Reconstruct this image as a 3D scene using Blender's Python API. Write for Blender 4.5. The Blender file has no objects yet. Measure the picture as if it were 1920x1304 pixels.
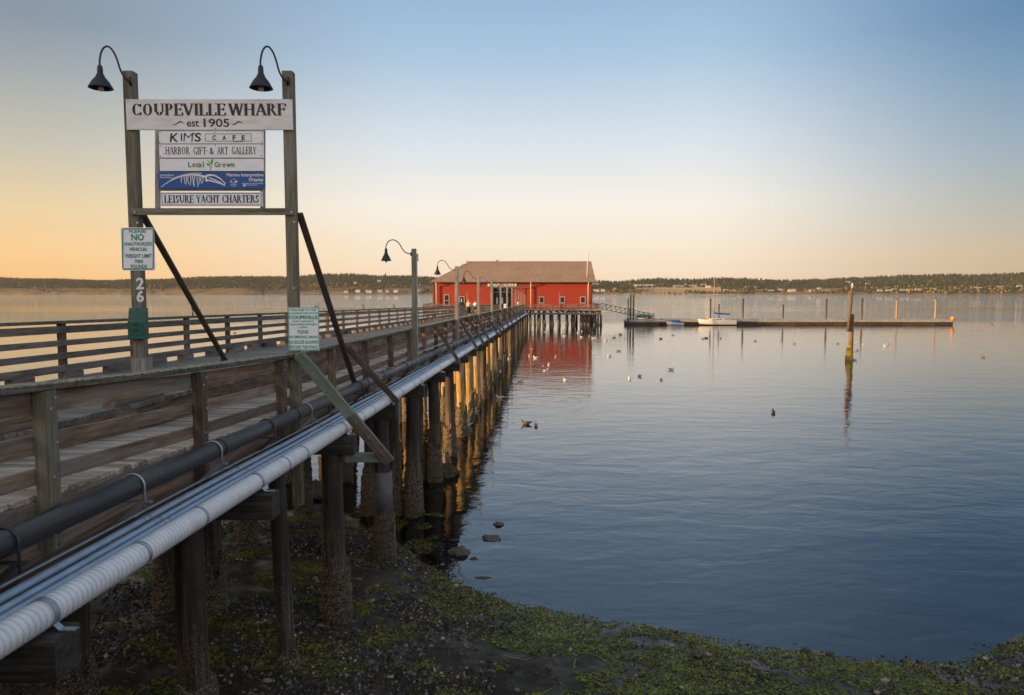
import bpy, bmesh, math, random
from mathutils import Vector, Matrix, noise
random.seed(7)
SC = bpy.context.scene
COL = SC.collection
R = math.radians
# ------------------------------------------------------------------ camera
W = 6.7                       # eye height above the water (z = 0)
F = 1350.0                    # focal length in photo pixels (1920 wide)
PITCH = math.atan(103 / F)
cam_d = bpy.data.cameras.new('camera')
cam_d.sensor_width = 36.0
cam_d.lens = F / 1920 * 36
cam_d.clip_start = 0.1
cam_d.clip_end = 20000
cam = bpy.data.objects.new('camera', cam_d)
cam.location = (0, 0, W)
cam.rotation_euler = (math.pi / 2 - PITCH, 0, 0)
COL.objects.link(cam)
SC.camera = cam
# ------------------------------------------------------------------ light
SUN_AZ = R(198)               # direction to the sun: measured from +X, counter-clockwise
SUN_EL = R(6.0)
TOSUN = Vector((math.cos(SUN_AZ) * math.cos(SUN_EL), math.sin(SUN_AZ) * math.cos(SUN_EL), math.sin(SUN_EL)))
sun_d = bpy.data.lights.new('sun', 'SUN')
sun_d.energy = 5.0
sun_d.angle = R(0.5)
sun_d.color = (1.0, 0.60, 0.27)
sun = bpy.data.objects.new('sun', sun_d)
sun.rotation_euler = (-TOSUN).to_track_quat('-Z', 'Y').to_euler()
COL.objects.link(sun)
world = bpy.data.worlds.new('World')
SC.world = world
world.use_nodes = True
wt = world.node_tree
wt.nodes.clear()
wo = wt.nodes.new('ShaderNodeOutputWorld')
wb = wt.nodes.new('ShaderNodeBackground')
sky = wt.nodes.new('ShaderNodeTexSky')
sky.sky_type = 'NISHITA'
sky.sun_disc = False
sky.sun_elevation = SUN_EL
sky.sun_rotation = math.pi / 2 - SUN_AZ
sky.altitude = 0
sky.air_density = 1.0
sky.dust_density = 1.6
sky.ozone_density = 2.0
EXPOSURE = 1.2
wb.inputs['Strength'].default_value = 0.12
# the clear evening sky: dusk colour ramps by height and bearing, with a small share of physical sky
def wn(t): return wt.nodes.new(t)
def wmath(op, a, b=0.0):
    q = wn('ShaderNodeMath'); q.operation = op
    for i, v in enumerate((a, b)):
        if isinstance(v, bpy.types.NodeSocket): wt.links.new(v, q.inputs[i])
        else: q.inputs[i].default_value = v
    return q.outputs[0]
def wramp(fac, stops):
    q = wn('ShaderNodeValToRGB'); wt.links.new(fac, q.inputs[0]); el = q.color_ramp.elements
    while len(el) < len(stops): el.new(.5)
    for e, (p, c) in zip(el, stops): e.position = p; e.color = (*c, 1)
    return q.outputs[0]
def wmix(fac, a, b):
    q = wn('ShaderNodeMixRGB')
    for i, v in enumerate((fac, a, b)):
        if isinstance(v, bpy.types.NodeSocket): wt.links.new(v, q.inputs[i])
        else: q.inputs[i].default_value = v
    return q.outputs[0]
wtc = wn('ShaderNodeTexCoord'); wsep = wn('ShaderNodeSeparateXYZ'); wt.links.new(wtc.outputs['Generated'], wsep.inputs[0])
wx, wy, wz = wsep.outputs
hl = wmath('SQRT', wmath('ADD', wmath('MULTIPLY', wx, wx), wmath('ADD', wmath('MULTIPLY', wy, wy), 1e-6)))
bx = wmath('DIVIDE', wx, hl)
def wstep(v, a, b):
    q = wn('ShaderNodeMapRange'); q.interpolation_type = 'SMOOTHSTEP'; wt.links.new(v, q.inputs[0])
    q.inputs[1].default_value = a; q.inputs[2].default_value = b; return q.outputs[0]
C_ = wramp(wz, [(0, (.99, .74, .53)), (.058, (.99, .84, .66)), (.115, (.99, .92, .82)), (.20, (.745, .80, .855)), (.30, (.435, .597, .77)), (.365, (.335, .50, .70)), (.6, (.20, .30, .47)), (1, (.44, .50, .58))])
L_ = wramp(wz, [(0, (.96, .53, .20)), (.048, (.99, .63, .30)), (.10, (.86, .65, .37)), (.165, (.60, .55, .43)), (.25, (.36, .39, .40)), (.30, (.25, .30, .36)), (.6, (.26, .31, .38)), (1, (.44, .50, .58))])
R_ = wramp(wz, [(0, (.62, .43, .29)), (.048, (.61, .48, .34)), (.10, (.46, .45, .42)), (.165, (.31, .40, .48)), (.25, (.17, .30, .45)), (.30, (.115, .23, .40)), (.6, (.14, .22, .36)), (1, (.44, .50, .58))])
B_ = wramp(wz, [(0, (1.4, 1.0, .70)), (.1, (1.4, 1.22, 1.08)), (.25, (1.25, 1.22, 1.20)), (.5, (.95, 1.0, 1.08)), (1, (.44, .50, .58))])  # unseen sky behind the camera, made brighter to fill the foreground with light
grade = wmix(wstep(bx, -.10, -.60), C_, L_)
grade = wmix(wstep(bx, .22, .62), grade, R_)
grade = wmix(wstep(wy, .02, -.45), grade, B_)
sd_ = wmath('ADD', wmath('MULTIPLY', wx, TOSUN.x), wmath('ADD', wmath('MULTIPLY', wy, TOSUN.y), wmath('MULTIPLY', wz, TOSUN.z)))
grade = wmix(wstep(sd_, .80, 1.0), grade, (2.6, 1.5, .65, 1))
k = wn('ShaderNodeMixRGB'); k.blend_type = 'MULTIPLY'; k.inputs[0].default_value = 1
wt.links.new(grade, k.inputs[1]); g_ = 1 / (2 ** EXPOSURE) / .12
k.inputs[2].default_value = (g_, g_, g_, 1)
wt.links.new(wmix(.92, sky.outputs[0], k.outputs[0]), wb.inputs[0])
wt.links.new(wb.outputs[0], wo.inputs[0])
SC.view_settings.view_transform = 'Standard'
SC.view_settings.look = 'None'
SC.view_settings.exposure = EXPOSURE
SC.view_settings.gamma = 1.0
SC.render.engine = 'CYCLES'
SC.cycles.use_denoising = True
SC.cycles.max_bounces = 8
SC.cycles.transparent_max_bounces = 8
SC.cycles.sample_clamp_indirect = 4.0

# ------------------------------------------------------------------ survey helpers (photo bearing -> metres)
def ray(x, y):
    cx = (x - 960) / F
    cy = (652 - y) / F
    return Vector((cx, math.cos(PITCH) + cy * math.sin(PITCH), -math.sin(PITCH) + cy * math.cos(PITCH)))
CAMP = Vector((0, 0, W))
def PY(x, y, Y):
    d = ray(x, y)
    return CAMP + d * (Y / d.y)
def PZ(x, y, Z):
    d = ray(x, y)
    return CAMP + d * ((Z - W) / d.z)
S = 0.0474                    # the pier runs slightly to the right of +Y
def PT(u, d, z):
    return Vector((u + S * d, d, z))
AX = Vector((S, 1, 0)).normalized()        # along the pier
SD = Vector((1, -S, 0)).normalized()       # across the pier
def z_up(d):
    return W - (1.47 + 0.0135 * d)
def z_rail(d):
    return W - (0.95 + 0.0095 * d) + (max(0, 11 - d) * 0.045)
def z_walk(d):
    return z_rail(d) - 1.0
def z_black(d):
    return W - (1.85 + 0.0155 * d)
def z_white(d):
    return W - (2.37 + 0.0125 * d)
def z_cap(d):
    return z_white(d) - 0.125
PIER_END = 148.0

# ------------------------------------------------------------------ mesh builder
class MB:
    def __init__(self):
        self.v = []; self.f = []; self.g = []; self.r = []; self.sm = []
    def add(self, verts, faces, gs=None, r=None, smooth=False):
        b = len(self.v)
        rr = random.random() if r is None else r
        self.v.extend([tuple(p) for p in verts])
        if gs is None:
            gs = [tuple(p) for p in verts]
        self.g.extend(gs)
        self.r.extend([rr] * len(verts))
        for f in faces:
            self.f.append([b + i for i in f]); self.sm.append(smooth)
    def beam(self, p0, p1, w, h, up=(0, 0, 1), ch=0.006, r=None, taper=1.0):
        p0 = Vector(p0); p1 = Vector(p1); up = Vector(up)
        a = (p1 - p0); L = a.length
        if L < 1e-6: return
        a.normalize()
        s = a.cross(up)
        if s.length < 1e-5: s = a.cross(Vector((1, 0, 0)))
        s.normalize(); u = s.cross(a).normalized()
        hw, hh = w / 2, h / 2
        c = min(ch, hw * .45, hh * .45)
        if c > 0:
            sec = [(-hw + c, -hh), (hw - c, -hh), (hw, -hh + c), (hw, hh - c), (hw - c, hh), (-hw + c, hh), (-hw, hh - c), (-hw, -hh + c)]
        else:
            sec = [(-hw, -hh), (hw, -hh), (hw, hh), (-hw, hh)]
        n = len(sec); vs = []; gs = []
        o = random.random() * 60; o2 = random.random() * 60
        for k, P in enumerate((p0, p1)):
            t = 1.0 if k == 0 else taper
            for (x, y) in sec:
                vs.append(P + s * x * t + u * y * t); gs.append((k * L + o, x + o2, y + o))
        fs = [tuple(range(n - 1, -1, -1)), tuple(range(n, 2 * n))]
        for i in range(n):
            j = (i + 1) % n
            fs.append((i, j, n + j, n + i))
        fs = [tuple(reversed(f)) for f in fs]
        self.add(vs, fs, gs, r)
    def box(self, c, sx, sy, sz, ch=0.004, r=None):
        c = Vector(c)
        self.beam(c - Vector((sx / 2, 0, 0)), c + Vector((sx / 2, 0, 0)), sy, sz, ch=ch, r=r)
    def tube(self, pts, rad, seg=10, caps=True, smooth=True, r=None):
        pts = [Vector(p) for p in pts]; n = len(pts)
        if not hasattr(rad, '__len__'): rad = [rad] * n
        t = [(pts[min(i + 1, n - 1)] - pts[max(i - 1, 0)]).normalized() for i in range(n)]
        nrm = t[0].cross(Vector((0, 0, 1)))
        if nrm.length < 1e-3: nrm = t[0].cross(Vector((1, 0, 0)))
        nrm.normalize()
        vs = []; gs = []; L = 0; o = random.random() * 60
        for i in range(n):
            if i:
                L += (pts[i] - pts[i - 1]).length
                nrm = (nrm - t[i] * nrm.dot(t[i])).normalized()
            bn = t[i].cross(nrm)
            for k in range(seg):
                a = 2 * math.pi * k / seg
                vs.append(pts[i] + (nrm * math.cos(a) + bn * math.sin(a)) * rad[i])
                gs.append((L + o, math.cos(a) * rad[i] + o, math.sin(a) * rad[i] + o))
        fs = []
        for i in range(n - 1):
            for k in range(seg):
                k2 = (k + 1) % seg
                fs.append((i * seg + k, i * seg + k2, (i + 1) * seg + k2, (i + 1) * seg + k))
        b = len(self.v)
        self.add(vs, fs, gs, r, smooth)
        if caps:
            self.f.append([b + i for i in range(seg - 1, -1, -1)]); self.sm.append(False)
            self.f.append([b + (n - 1) * seg + i for i in range(seg)]); self.sm.append(False)
    def ball(self, c, rx, ry, rz, nu=10, nv=7, r=None, jit=0.0, rot=None):
        c = Vector(c); vs = [Vector((0, 0, rz))]; fs = []
        for j in range(1, nv):
            ph = math.pi * j / nv
            for i in range(nu):
                th = 2 * math.pi * i / nu
                k = 1 + (random.random() - .5) * jit
                vs.append(Vector((rx * math.sin(ph) * math.cos(th), ry * math.sin(ph) * math.sin(th), rz * math.cos(ph))) * k)
        vs.append(Vector((0, 0, -rz)))
        for i in range(nu):
            fs.append((0, 1 + i, 1 + (i + 1) % nu))
            fs.append((len(vs) - 1, 1 + (nv - 2) * nu + (i + 1) % nu, 1 + (nv - 2) * nu + i))
        for j in range(nv - 2):
            for i in range(nu):
                a = 1 + j * nu + i; b2 = 1 + j * nu + (i + 1) % nu
                fs.append((a, a + nu, b2 + nu, b2))
        if rot is not None: vs = [rot @ v for v in vs]
        self.add([c + v for v in vs], fs, None, r, True)
    def prism(self, poly, o, ux, uy, th, r=None):
        """poly in the plane (ux, uy) at o, thickened along ux x uy by th (front face at o + n*th)"""
        o = Vector(o); ux = Vector(ux); uy = Vector(uy); n = ux.cross(uy).normalized()
        m = len(poly)
        vs = [o + ux * x + uy * y for x, y in poly] + [o + ux * x + uy * y + n * th for x, y in poly]
        fs = [tuple(range(m - 1, -1, -1)), tuple(range(m, 2 * m))]
        for i in range(m):
            j = (i + 1) % m
            fs.append((i, j, m + j, m + i))
        oo = random.random() * 50
        gs = [(x + oo, y + oo, 0) for x, y in poly] + [(x + oo, y + oo, th) for x, y in poly]
        self.add(vs, fs, gs, r)
    def build(self, name, mat, parent=None, loc=None):
        me = bpy.data.meshes.new(name)
        me.from_pydata(self.v, [], self.f)
        at = me.attributes.new('g', 'FLOAT_VECTOR', 'POINT')
        at.data.foreach_set('vector', [c for q in self.g for c in q])
        ar = me.attributes.new('r', 'FLOAT', 'POINT')
        ar.data.foreach_set('value', self.r)
        me.polygons.foreach_set('use_smooth', self.sm)
        me.materials.append(mat)
        me.update()
        o = bpy.data.objects.new(name, me)
        COL.objects.link(o)
        if parent is not None: o.parent = parent
        if loc is not None: o.location = loc
        return o
def tag(o, label=None, cat=None, group=None, kind=None):
    if label: o['label'] = label
    if cat: o['category'] = cat
    if group: o['group'] = group
    if kind: o['kind'] = kind
    return o
def empty(name, loc=(0, 0, 0), label=None, cat=None, group=None):
    o = bpy.data.objects.new(name, None)
    o.empty_display_size = 0.2
    o.location = loc
    COL.objects.link(o)
    return tag(o, label, cat, group)
def copy_tree(o, parent=None):
    c = o.copy(); COL.objects.link(c)
    if parent is not None: c.parent = parent
    for ch in list(o.children): copy_tree(ch, c)
    return c
def grid(name, xs, ys, fz, mat):
    m = len(xs); vs = [(x, y, fz(x, y)) for y in ys for x in xs]
    fs = [(j * m + i, j * m + i + 1, (j + 1) * m + i + 1, (j + 1) * m + i) for j in range(len(ys) - 1) for i in range(m - 1)]
    b = MB(); b.add(vs, fs, None, 0.5, True)
    return b.build(name, mat)

# ------------------------------------------------------------------ materials
class NT:
    def __init__(self, name):
        self.m = bpy.data.materials.new(name); self.m.use_nodes = True
        self.t = self.m.node_tree; self.t.nodes.clear()
        self.out = self.n('OutputMaterial')
    def n(self, typ, **kw):
        nd = self.t.nodes.new('ShaderNode' + typ)
        for k, v in kw.items(): setattr(nd, k, v)
        return nd
    def l(self, a, b): self.t.links.new(a, b)
    def set(self, inp, v):
        if hasattr(v, 'is_linked') or isinstance(v, bpy.types.NodeSocket): self.l(v, inp)
        else: inp.default_value = v
    def attr(self, nm, out='Vector'):
        a = self.n('Attribute'); a.attribute_name = nm; return a.outputs[out]
    def mp(self, vec, sc=(1, 1, 1), loc=(0, 0, 0)):
        m = self.n('Mapping'); self.l(vec, m.inputs[0]); m.inputs['Scale'].default_value = sc; m.inputs['Location'].default_value = loc
        return m.outputs[0]
    def noise(self, vec, scale=1, detail=4, rough=.55, dist=0):
        q = self.n('TexNoise'); self.l(vec, q.inputs['Vector'])
        q.inputs['Scale'].default_value = scale; q.inputs['Detail'].default_value = detail
        q.inputs['Roughness'].default_value = rough; q.inputs['Distortion'].default_value = dist
        return q.outputs[0]
    def ramp(self, fac, stops):
        q = self.n('ValToRGB'); self.l(fac, q.inputs[0])
        el = q.color_ramp.elements
        while len(el) < len(stops): el.new(0.5)
        for e, (p, c) in zip(el, stops):
            e.position = p
            e.color = (c[0], c[1], c[2], 1) if hasattr(c, '__len__') else (c, c, c, 1)
        return q.outputs[0]
    def mix(self, fac, a, b, mode='MIX'):
        q = self.n('MixRGB', blend_type=mode)
        self.set(q.inputs[0], fac)
        for i, v in ((1, a), (2, b)):
            if isinstance(v, tuple): q.inputs[i].default_value = (v[0], v[1], v[2], 1)
            else: self.l(v, q.inputs[i])
        return q.outputs[0]
    def math(self, op, a, b=0.0, clamp=False):
        q = self.n('Math', operation=op); q.use_clamp = clamp
        self.set(q.inputs[0], a); self.set(q.inputs[1], b)
        return q.outputs[0]
    def pos(self): return self.n('NewGeometry').outputs['Position']
    def nz(self):
        s = self.n('SeparateXYZ'); self.l(self.n('NewGeometry').outputs['True Normal'], s.inputs[0]); return s.outputs[2]
    def bump(self, h, strength=.3, dist=.02):
        b = self.n('Bump'); self.l(h, b.inputs['Height']); b.inputs['Strength'].default_value = strength; b.inputs['Distance'].default_value = dist
        return b.outputs[0]
    def princ(self, col, rough=.7, metal=0.0, normal=None, spec=None):
        p = self.n('BsdfPrincipled')
        if isinstance(col, tuple): p.inputs['Base Color'].default_value = (col[0], col[1], col[2], 1)
        else: self.l(col, p.inputs['Base Color'])
        self.set(p.inputs['Roughness'], rough)
        p.inputs['Metallic'].default_value = metal
        if spec is not None: p.inputs['Specular IOR Level'].default_value = spec
        if normal is not None: self.l(normal, p.inputs['Normal'])
        self.l(p.outputs[0], self.out.inputs[0])
        return p
def wood(name, c0, c1, c2, rough=.85, fine=38, lichen=None, stain=None, var=.5, bump=.5):
    q = NT(name)
    g = q.attr('g'); r = q.attr('r', 'Fac')
    gr = q.noise(q.mp(g, (1.3, fine, fine)), 1, 6, .62, .6)
    col = q.ramp(gr, [(.37, c0), (.50, c1), (.63, c2)])
    big = q.noise(q.mp(g, (.8, 4, 4)), 1, 4, .6, 1.5)
    col = q.mix(q.ramp(big, [(.35, 0.0), (.65, .55)]), col, tuple(x * .55 for x in c0))
    gy = q.noise(q.mp(g, (.5, 3, 3), (7, 2, 5)), 1, 5, .7, 1.0)
    m_ = (c2[0] + c2[1] + c2[2]) / 3
    col = q.mix(q.ramp(gy, [(.48, 0.0), (.64, .55)]), col, (m_ * 1.08, m_ * 1.02, m_ * .95))
    val = q.math('ADD', q.math('MULTIPLY', r, var), 1 - var / 2)
    col = q.mix(1.0, col, val, 'MULTIPLY')
    # knots
    vo = q.n('TexVoronoi'); q.l(q.mp(g, (1.1, 5, 5)), vo.inputs['Vector'])
    kn = q.ramp(vo.outputs['Distance'], [(.06, 1.0), (.13, 0.0)])
    col = q.mix(q.math('MULTIPLY', kn, .75), col, tuple(x * .28 for x in c0))
    if stain:
        st = q.noise(q.mp(g, (1.2, 7, 7), (3, 9, 1)), 1, 3, .5, 2.5)
        col = q.mix(q.ramp(st, [(.60, 0.0), (.68, .75)]), col, stain)
    if lichen:
        ln = q.noise(q.pos(), 14, 6, .75)
        up = q.math('GREATER_THAN', q.nz(), .3)
        lf = q.math('MULTIPLY', q.ramp(ln, [(.45, 0.0), (.55, .95)]), q.math('ADD', q.math('MULTIPLY', up, .8), .2))
        col = q.mix(lf, col, lichen)
    q.princ(col, rough, normal=q.bump(gr, bump, .012))
    return q.m
def plain(name, c, rough=.6, metal=0.0, nscale=12, namt=.25, bump=0.0, spec=None):
    q = NT(name)
    nz = q.noise(q.pos(), nscale, 5, .65)
    col = q.mix(q.ramp(nz, [(.3, namt), (.7, 0.0)]), c, tuple(x * .55 for x in c))
    rr = q.math('ADD', q.math('MULTIPLY', nz, .25), rough - .12)
    q.princ(col, rr, metal, q.bump(nz, bump, .01) if bump else None, spec)
    return q.m
M = {}
M['deck'] = wood('deck_wood', (.24, .195, .15), (.40, .335, .265), (.53, .46, .37), fine=26, var=.75)
M['deck_up'] = wood('upper_deck_wood', (.12, .105, .092), (.19, .17, .15), (.26, .235, .21), fine=26, var=.6)
M['rail'] = wood('rail_wood', (.115, .073, .048), (.205, .135, .09), (.30, .21, .148), fine=30, var=.6)
M['rail_stained'] = wood('stained_rail_wood', (.12, .072, .045), (.22, .14, .088), (.31, .215, .145), fine=22, var=.4, stain=(.12, .26, .20))
M['rail_post'] = wood('post_wood', (.075, .045, .031), (.135, .082, .057), (.21, .135, .098), fine=30, var=.6)
M['left_rail'] = wood('left_rail_wood', (.10, .08, .066), (.17, .138, .115), (.25, .21, .18), fine=30, var=.5)
M['cap'] = wood('lichen_cap_wood', (.04, .035, .03), (.09, .078, .065), (.14, .125, .105), fine=24, lichen=(.34, .32, .19), bump=.9)
M['green_wood'] = wood('treated_green_wood', (.105, .09, .06), (.18, .16, .105), (.26, .235, .165), fine=40, var=.3)
M['pale_green'] = wood('pale_green_wood', (.14, .17, .13), (.21, .25, .20), (.28, .31, .25), fine=30, var=.25)
M['brown_wood'] = wood('brown_brace_wood', (.10, .07, .048), (.17, .125, .09), (.24, .185, .14), fine=30, var=.3)
M['dark_brace'] = wood('dark_brace_wood', (.06, .036, .026), (.10, .063, .046), (.15, .10, .077), fine=40, var=.3)
M['creosote'] = wood('creosote_timber', (.018, .014, .011), (.04, .031, .025), (.075, .06, .05), fine=22, var=.5, bump=.9)
M['grey_wood'] = wood('grey_weathered_wood', (.16, .145, .13), (.26, .24, .22), (.36, .34, .31), fine=40, var=.2)
M['lamp_post'] = wood('grey_green_post_wood', (.13, .13, .105), (.20, .195, .16), (.27, .26, .22), fine=50, var=.3)
def piling_mat():
    q = NT('piling_wood')
    g = q.attr('g'); r = q.attr('r', 'Fac')
    gr = q.noise(q.mp(g, (.7, 16, 16)), 1, 6, .65, .4)
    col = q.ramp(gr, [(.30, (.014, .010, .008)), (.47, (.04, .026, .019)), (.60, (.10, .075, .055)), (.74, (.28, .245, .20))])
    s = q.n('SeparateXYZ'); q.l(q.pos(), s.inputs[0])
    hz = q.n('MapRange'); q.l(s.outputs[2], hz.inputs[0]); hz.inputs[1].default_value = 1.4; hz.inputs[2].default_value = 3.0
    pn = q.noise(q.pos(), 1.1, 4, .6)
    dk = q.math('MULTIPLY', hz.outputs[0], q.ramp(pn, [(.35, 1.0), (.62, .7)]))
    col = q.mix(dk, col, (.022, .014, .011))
    mo = q.noise(q.pos(), 3, 5, .7)
    col = q.mix(q.ramp(mo, [(.55, 0.0), (.7, .55)]), col, (.075, .07, .022))
    vb = q.n('TexVoronoi'); vb.inputs['Scale'].default_value = 34; q.l(q.pos(), vb.inputs['Vector'])
    zf = q.n('MapRange'); q.l(s.outputs[2], zf.inputs[0]); zf.inputs[1].default_value = 2.9; zf.inputs[2].default_value = 1.5
    sp = q.math('MULTIPLY', q.ramp(vb.outputs['Distance'], [(.16, 1.0), (.26, 0.0)]), q.math('GREATER_THAN', q.math('ADD', q.math('MULTIPLY', zf.outputs[0], .5), q.noise(q.pos(), 2.2, 4, .7)), .78))
    col = q.mix(q.math('MULTIPLY', sp, .8), col, (.30, .265, .21))
    q.princ(col, .8, normal=q.bump(gr, .9, .02))
    return q.m
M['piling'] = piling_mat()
M['sunlit_piling'] = wood('sunlit_gold_piling', (.20, .12, .035), (.38, .25, .075), (.52, .36, .13), fine=14, var=.4)  # piling wood lightened and yellowed: gold sunlight put into the colour
def crust_mat():
    q = NT('barnacle_crust')
    v = q.n('TexVoronoi'); v.inputs['Scale'].default_value = 26; q.l(q.pos(), v.inputs['Vector'])
    n2 = q.noise(q.pos(), 6, 5, .7)
    col = q.ramp(v.outputs['Distance'], [(.08, (.36, .31, .235)), (.3, (.175, .132, .085)), (.6, (.05, .035, .022))])
    col = q.mix(q.ramp(n2, [(.46, 0.0), (.66, .75)]), col, (.065, .043, .026))
    s = q.n('SeparateXYZ'); q.l(q.pos(), s.inputs[0])
    gz = q.math('SUBTRACT', 1.0, q.math('MULTIPLY', s.outputs[2], 1.2), True)
    col = q.mix(q.math('MULTIPLY', gz, .5), col, (.03, .028, .012))
    q.princ(col, .75, normal=q.bump(v.outputs['Distance'], 1.0, .03))
    return q.m
M['crust'] = crust_mat()
M['sleeve'] = plain('grey_concrete_sleeve', (.15, .145, .15), .7, nscale=5, namt=.8, bump=.3)
def black_pipe_mat():
    q = NT('scuffed_black_pipe'); p = q.pos(); g = q.attr('g')
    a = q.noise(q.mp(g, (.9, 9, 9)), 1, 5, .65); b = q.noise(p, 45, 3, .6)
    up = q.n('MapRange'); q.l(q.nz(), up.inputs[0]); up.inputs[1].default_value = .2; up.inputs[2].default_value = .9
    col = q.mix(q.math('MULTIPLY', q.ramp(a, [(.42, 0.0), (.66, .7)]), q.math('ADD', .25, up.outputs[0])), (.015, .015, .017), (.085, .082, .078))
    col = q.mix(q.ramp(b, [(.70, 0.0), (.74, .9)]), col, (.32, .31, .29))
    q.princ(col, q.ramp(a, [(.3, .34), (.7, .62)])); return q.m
M['black_pipe'] = black_pipe_mat()
M['white_pipe'] = plain('white_jacket', (.56, .55, .53), .55, nscale=4, namt=.55)
def jacket_mat():
    q = NT('white_ribbed_jacket'); r = q.attr('r', 'Fac')
    nz = q.noise(q.pos(), 6, 5, .65)
    col = q.mix(q.ramp(nz, [(.35, .45), (.7, 0.0)]), (.74, .76, .80), (.50, .50, .51))
    col = q.mix(q.math('MULTIPLY', r, q.ramp(nz, [(.3, .95), (.75, .35)])), col, (.26, .20, .18))
    q.princ(col, .45); return q.m
M['jacket'] = jacket_mat()
M['galv'] = plain('galvanised_steel', (.42, .45, .48), .42, .75, nscale=9, namt=.5)
M['conduit'] = plain('blue_grey_conduit', (.38, .49, .62), .45, .3, nscale=6, namt=.55)
M['dark_metal'] = plain('dark_bracket_steel', (.05, .055, .06), .5, .4)
M['lamp_black'] = plain('dark_lamp_enamel', (.016, .018, .022), .42, .2)
M['bulb'] = plain('frosted_bulb', (.55, .45, .34), .25, namt=.1)
def board_mat(name, c, dirt=(.25, .23, .2), amt=.5):
    q = NT(name)
    a = q.noise(q.mp(q.pos(), (2, 2, 9)), 1, 5, .65)
    b = q.noise(q.pos(), 40, 4, .6)
    col = q.mix(q.math('MULTIPLY', q.ramp(a, [(.42, 0.0), (.68, 1.0)]), amt), c, dirt)
    col = q.mix(q.ramp(b, [(.66, 0.0), (.72, .6)]), col, dirt)
    q.princ(col, .55)
    return q.m
M['white_board'] = board_mat('weathered_white_board', (.72, .71, .70), (.38, .36, .33), .45)
M['white_sign'] = board_mat('white_sign_panel', (.80, .80, .84), (.5, .48, .46), .25)
M['blue_sign'] = board_mat('blue_sign_panel', (.018, .075, .30), (.03, .07, .2), .3)
M['ink_brown'] = plain('dark_brown_paint', (.035, .025, .02), .6)
M['ink_black'] = plain('black_paint', (.012, .012, .014), .6)
M['ink_green'] = plain('bright_green_paint', (.06, .30, .03), .6)
M['ink_red'] = plain('red_paint', (.35, .04, .02), .6)
M['ink_white'] = plain('white_paint', (.72, .73, .74), .6, namt=.1)
M['sign_green'] = plain('road_sign_green', (.004, .22, .17), .5)
M['notice_green'] = plain('notice_green', (.02, .34, .19), .5)
M['box_green'] = plain('green_plastic', (.012, .085, .065), .45, nscale=20, namt=.35)
M['shadow_hole'] = plain('dark_slot', (.008, .012, .012), .8)
def red_wall():
    q = NT('red_board_wall')
    p = q.pos()
    s = q.n('SeparateXYZ'); q.l(p, s.inputs[0])
    fr = q.math('FRACT', q.math('DIVIDE', s.outputs[2], .2))
    lap = q.ramp(fr, [(.0, .35), (.12, 1.0), (1.0, .92)])
    a = q.noise(q.mp(p, (.5, .5, 2.5)), 1, 5, .6)
    col = q.mix(q.ramp(a, [(.35, 0.0), (.7, .5)]), (.29, .023, .007), (.17, .016, .007))
    col = q.mix(.35, col, lap, 'MULTIPLY')
    q.princ(col, .75, normal=q.bump(fr, .4, .03))
    return q.m
M['red'] = red_wall()
def roof_mat():
    q = NT('brown_shingles')
    p = q.pos()
    a = q.noise(q.mp(p, (2.2, 2.2, 5)), 1, 6, .7)
    big = q.noise(p, .25, 4, .6)
    s = q.n('SeparateXYZ'); q.l(p, s.inputs[0])
    fr = q.math('FRACT', q.math('DIVIDE', s.outputs[2], .16))
    col = q.ramp(a, [(.3, (.17, .115, .085)), (.5, (.26, .185, .135)), (.72, (.36, .265, .20))])
    col = q.mix(q.ramp(big, [(.4, 0.0), (.65, .5)]), col, (.20, .125, .085))
    col = q.mix(q.ramp(fr, [(0, .5), (.2, 0.0)]), col, (.10, .065, .045))
    q.princ(col, .9)
    return q.m
M['roof'] = roof_mat()
M['trim'] = plain('cream_trim', (.55, .48, .38), .6)
M['dark_trim'] = plain('olive_trim', (.10, .085, .055), .7)
M['glass'] = plain('dark_window_glass', (.02, .024, .03), .12, namt=.1)
M['door_dark'] = plain('dark_door', (.02, .022, .03), .6)
M['frame_grey'] = plain('grey_window_frame', (.34, .33, .33), .6)
# ================================================================== WATER AND SHORE
def lerp(pts, x):
    if x <= pts[0][0]: return pts[0][1]
    for (a, b), (c, d) in zip(pts, pts[1:]):
        if x <= c: return b + (d - b) * (x - a) / (c - a)
    return pts[-1][1]
SHORE = sorted([(p.x, p.y) for p in [PZ(*q, 0) for q in ((1990, 1175), (1905, 1212), (1790, 1250), (1600, 1243), (1400, 1212), (1150, 1168), (960, 1135), (860, 1100), (770, 1040), (690, 985), (600, 945), (480, 970))]])
SHORE = [(-160, 22), (-60, 21), (-14, 19.5)] + SHORE + [(14, 16.0), (22, 18), (160, 24)]
def ground_z(x, y):
    ys = lerp(SHORE, x) + .40 * noise.noise(Vector((x * .8, 2, 5))) + .22 * noise.noise(Vector((x * 2.4, 4, 1)))
    t = ys - y
    n1 = noise.noise(Vector((x * .55, y * .55, 1.3))); n2 = noise.noise(Vector((x * 2.3, y * 2.3, 7.1))); n3 = noise.noise(Vector((x * 7, y * 7, 3)))
    rough = .07 * n1 + .035 * n2 + .012 * n3
    if t > 0:
        k = min(1, t / 1.2)
        z = .085 * t + rough * (.35 + .65 * k) + .012
        if y < 6: z += (6 - y) * .35
    else:
        z = .045 * t + rough * .6 - .02
        if t < -30: z = -1.35 - .01 * (-t - 30) + rough * .6 - .02
    return max(z, -3.5)
def frange(a, b, s):
    o = []; x = a
    while x < b - 1e-6: o.append(x); x += s
    o.append(b); return o
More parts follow.
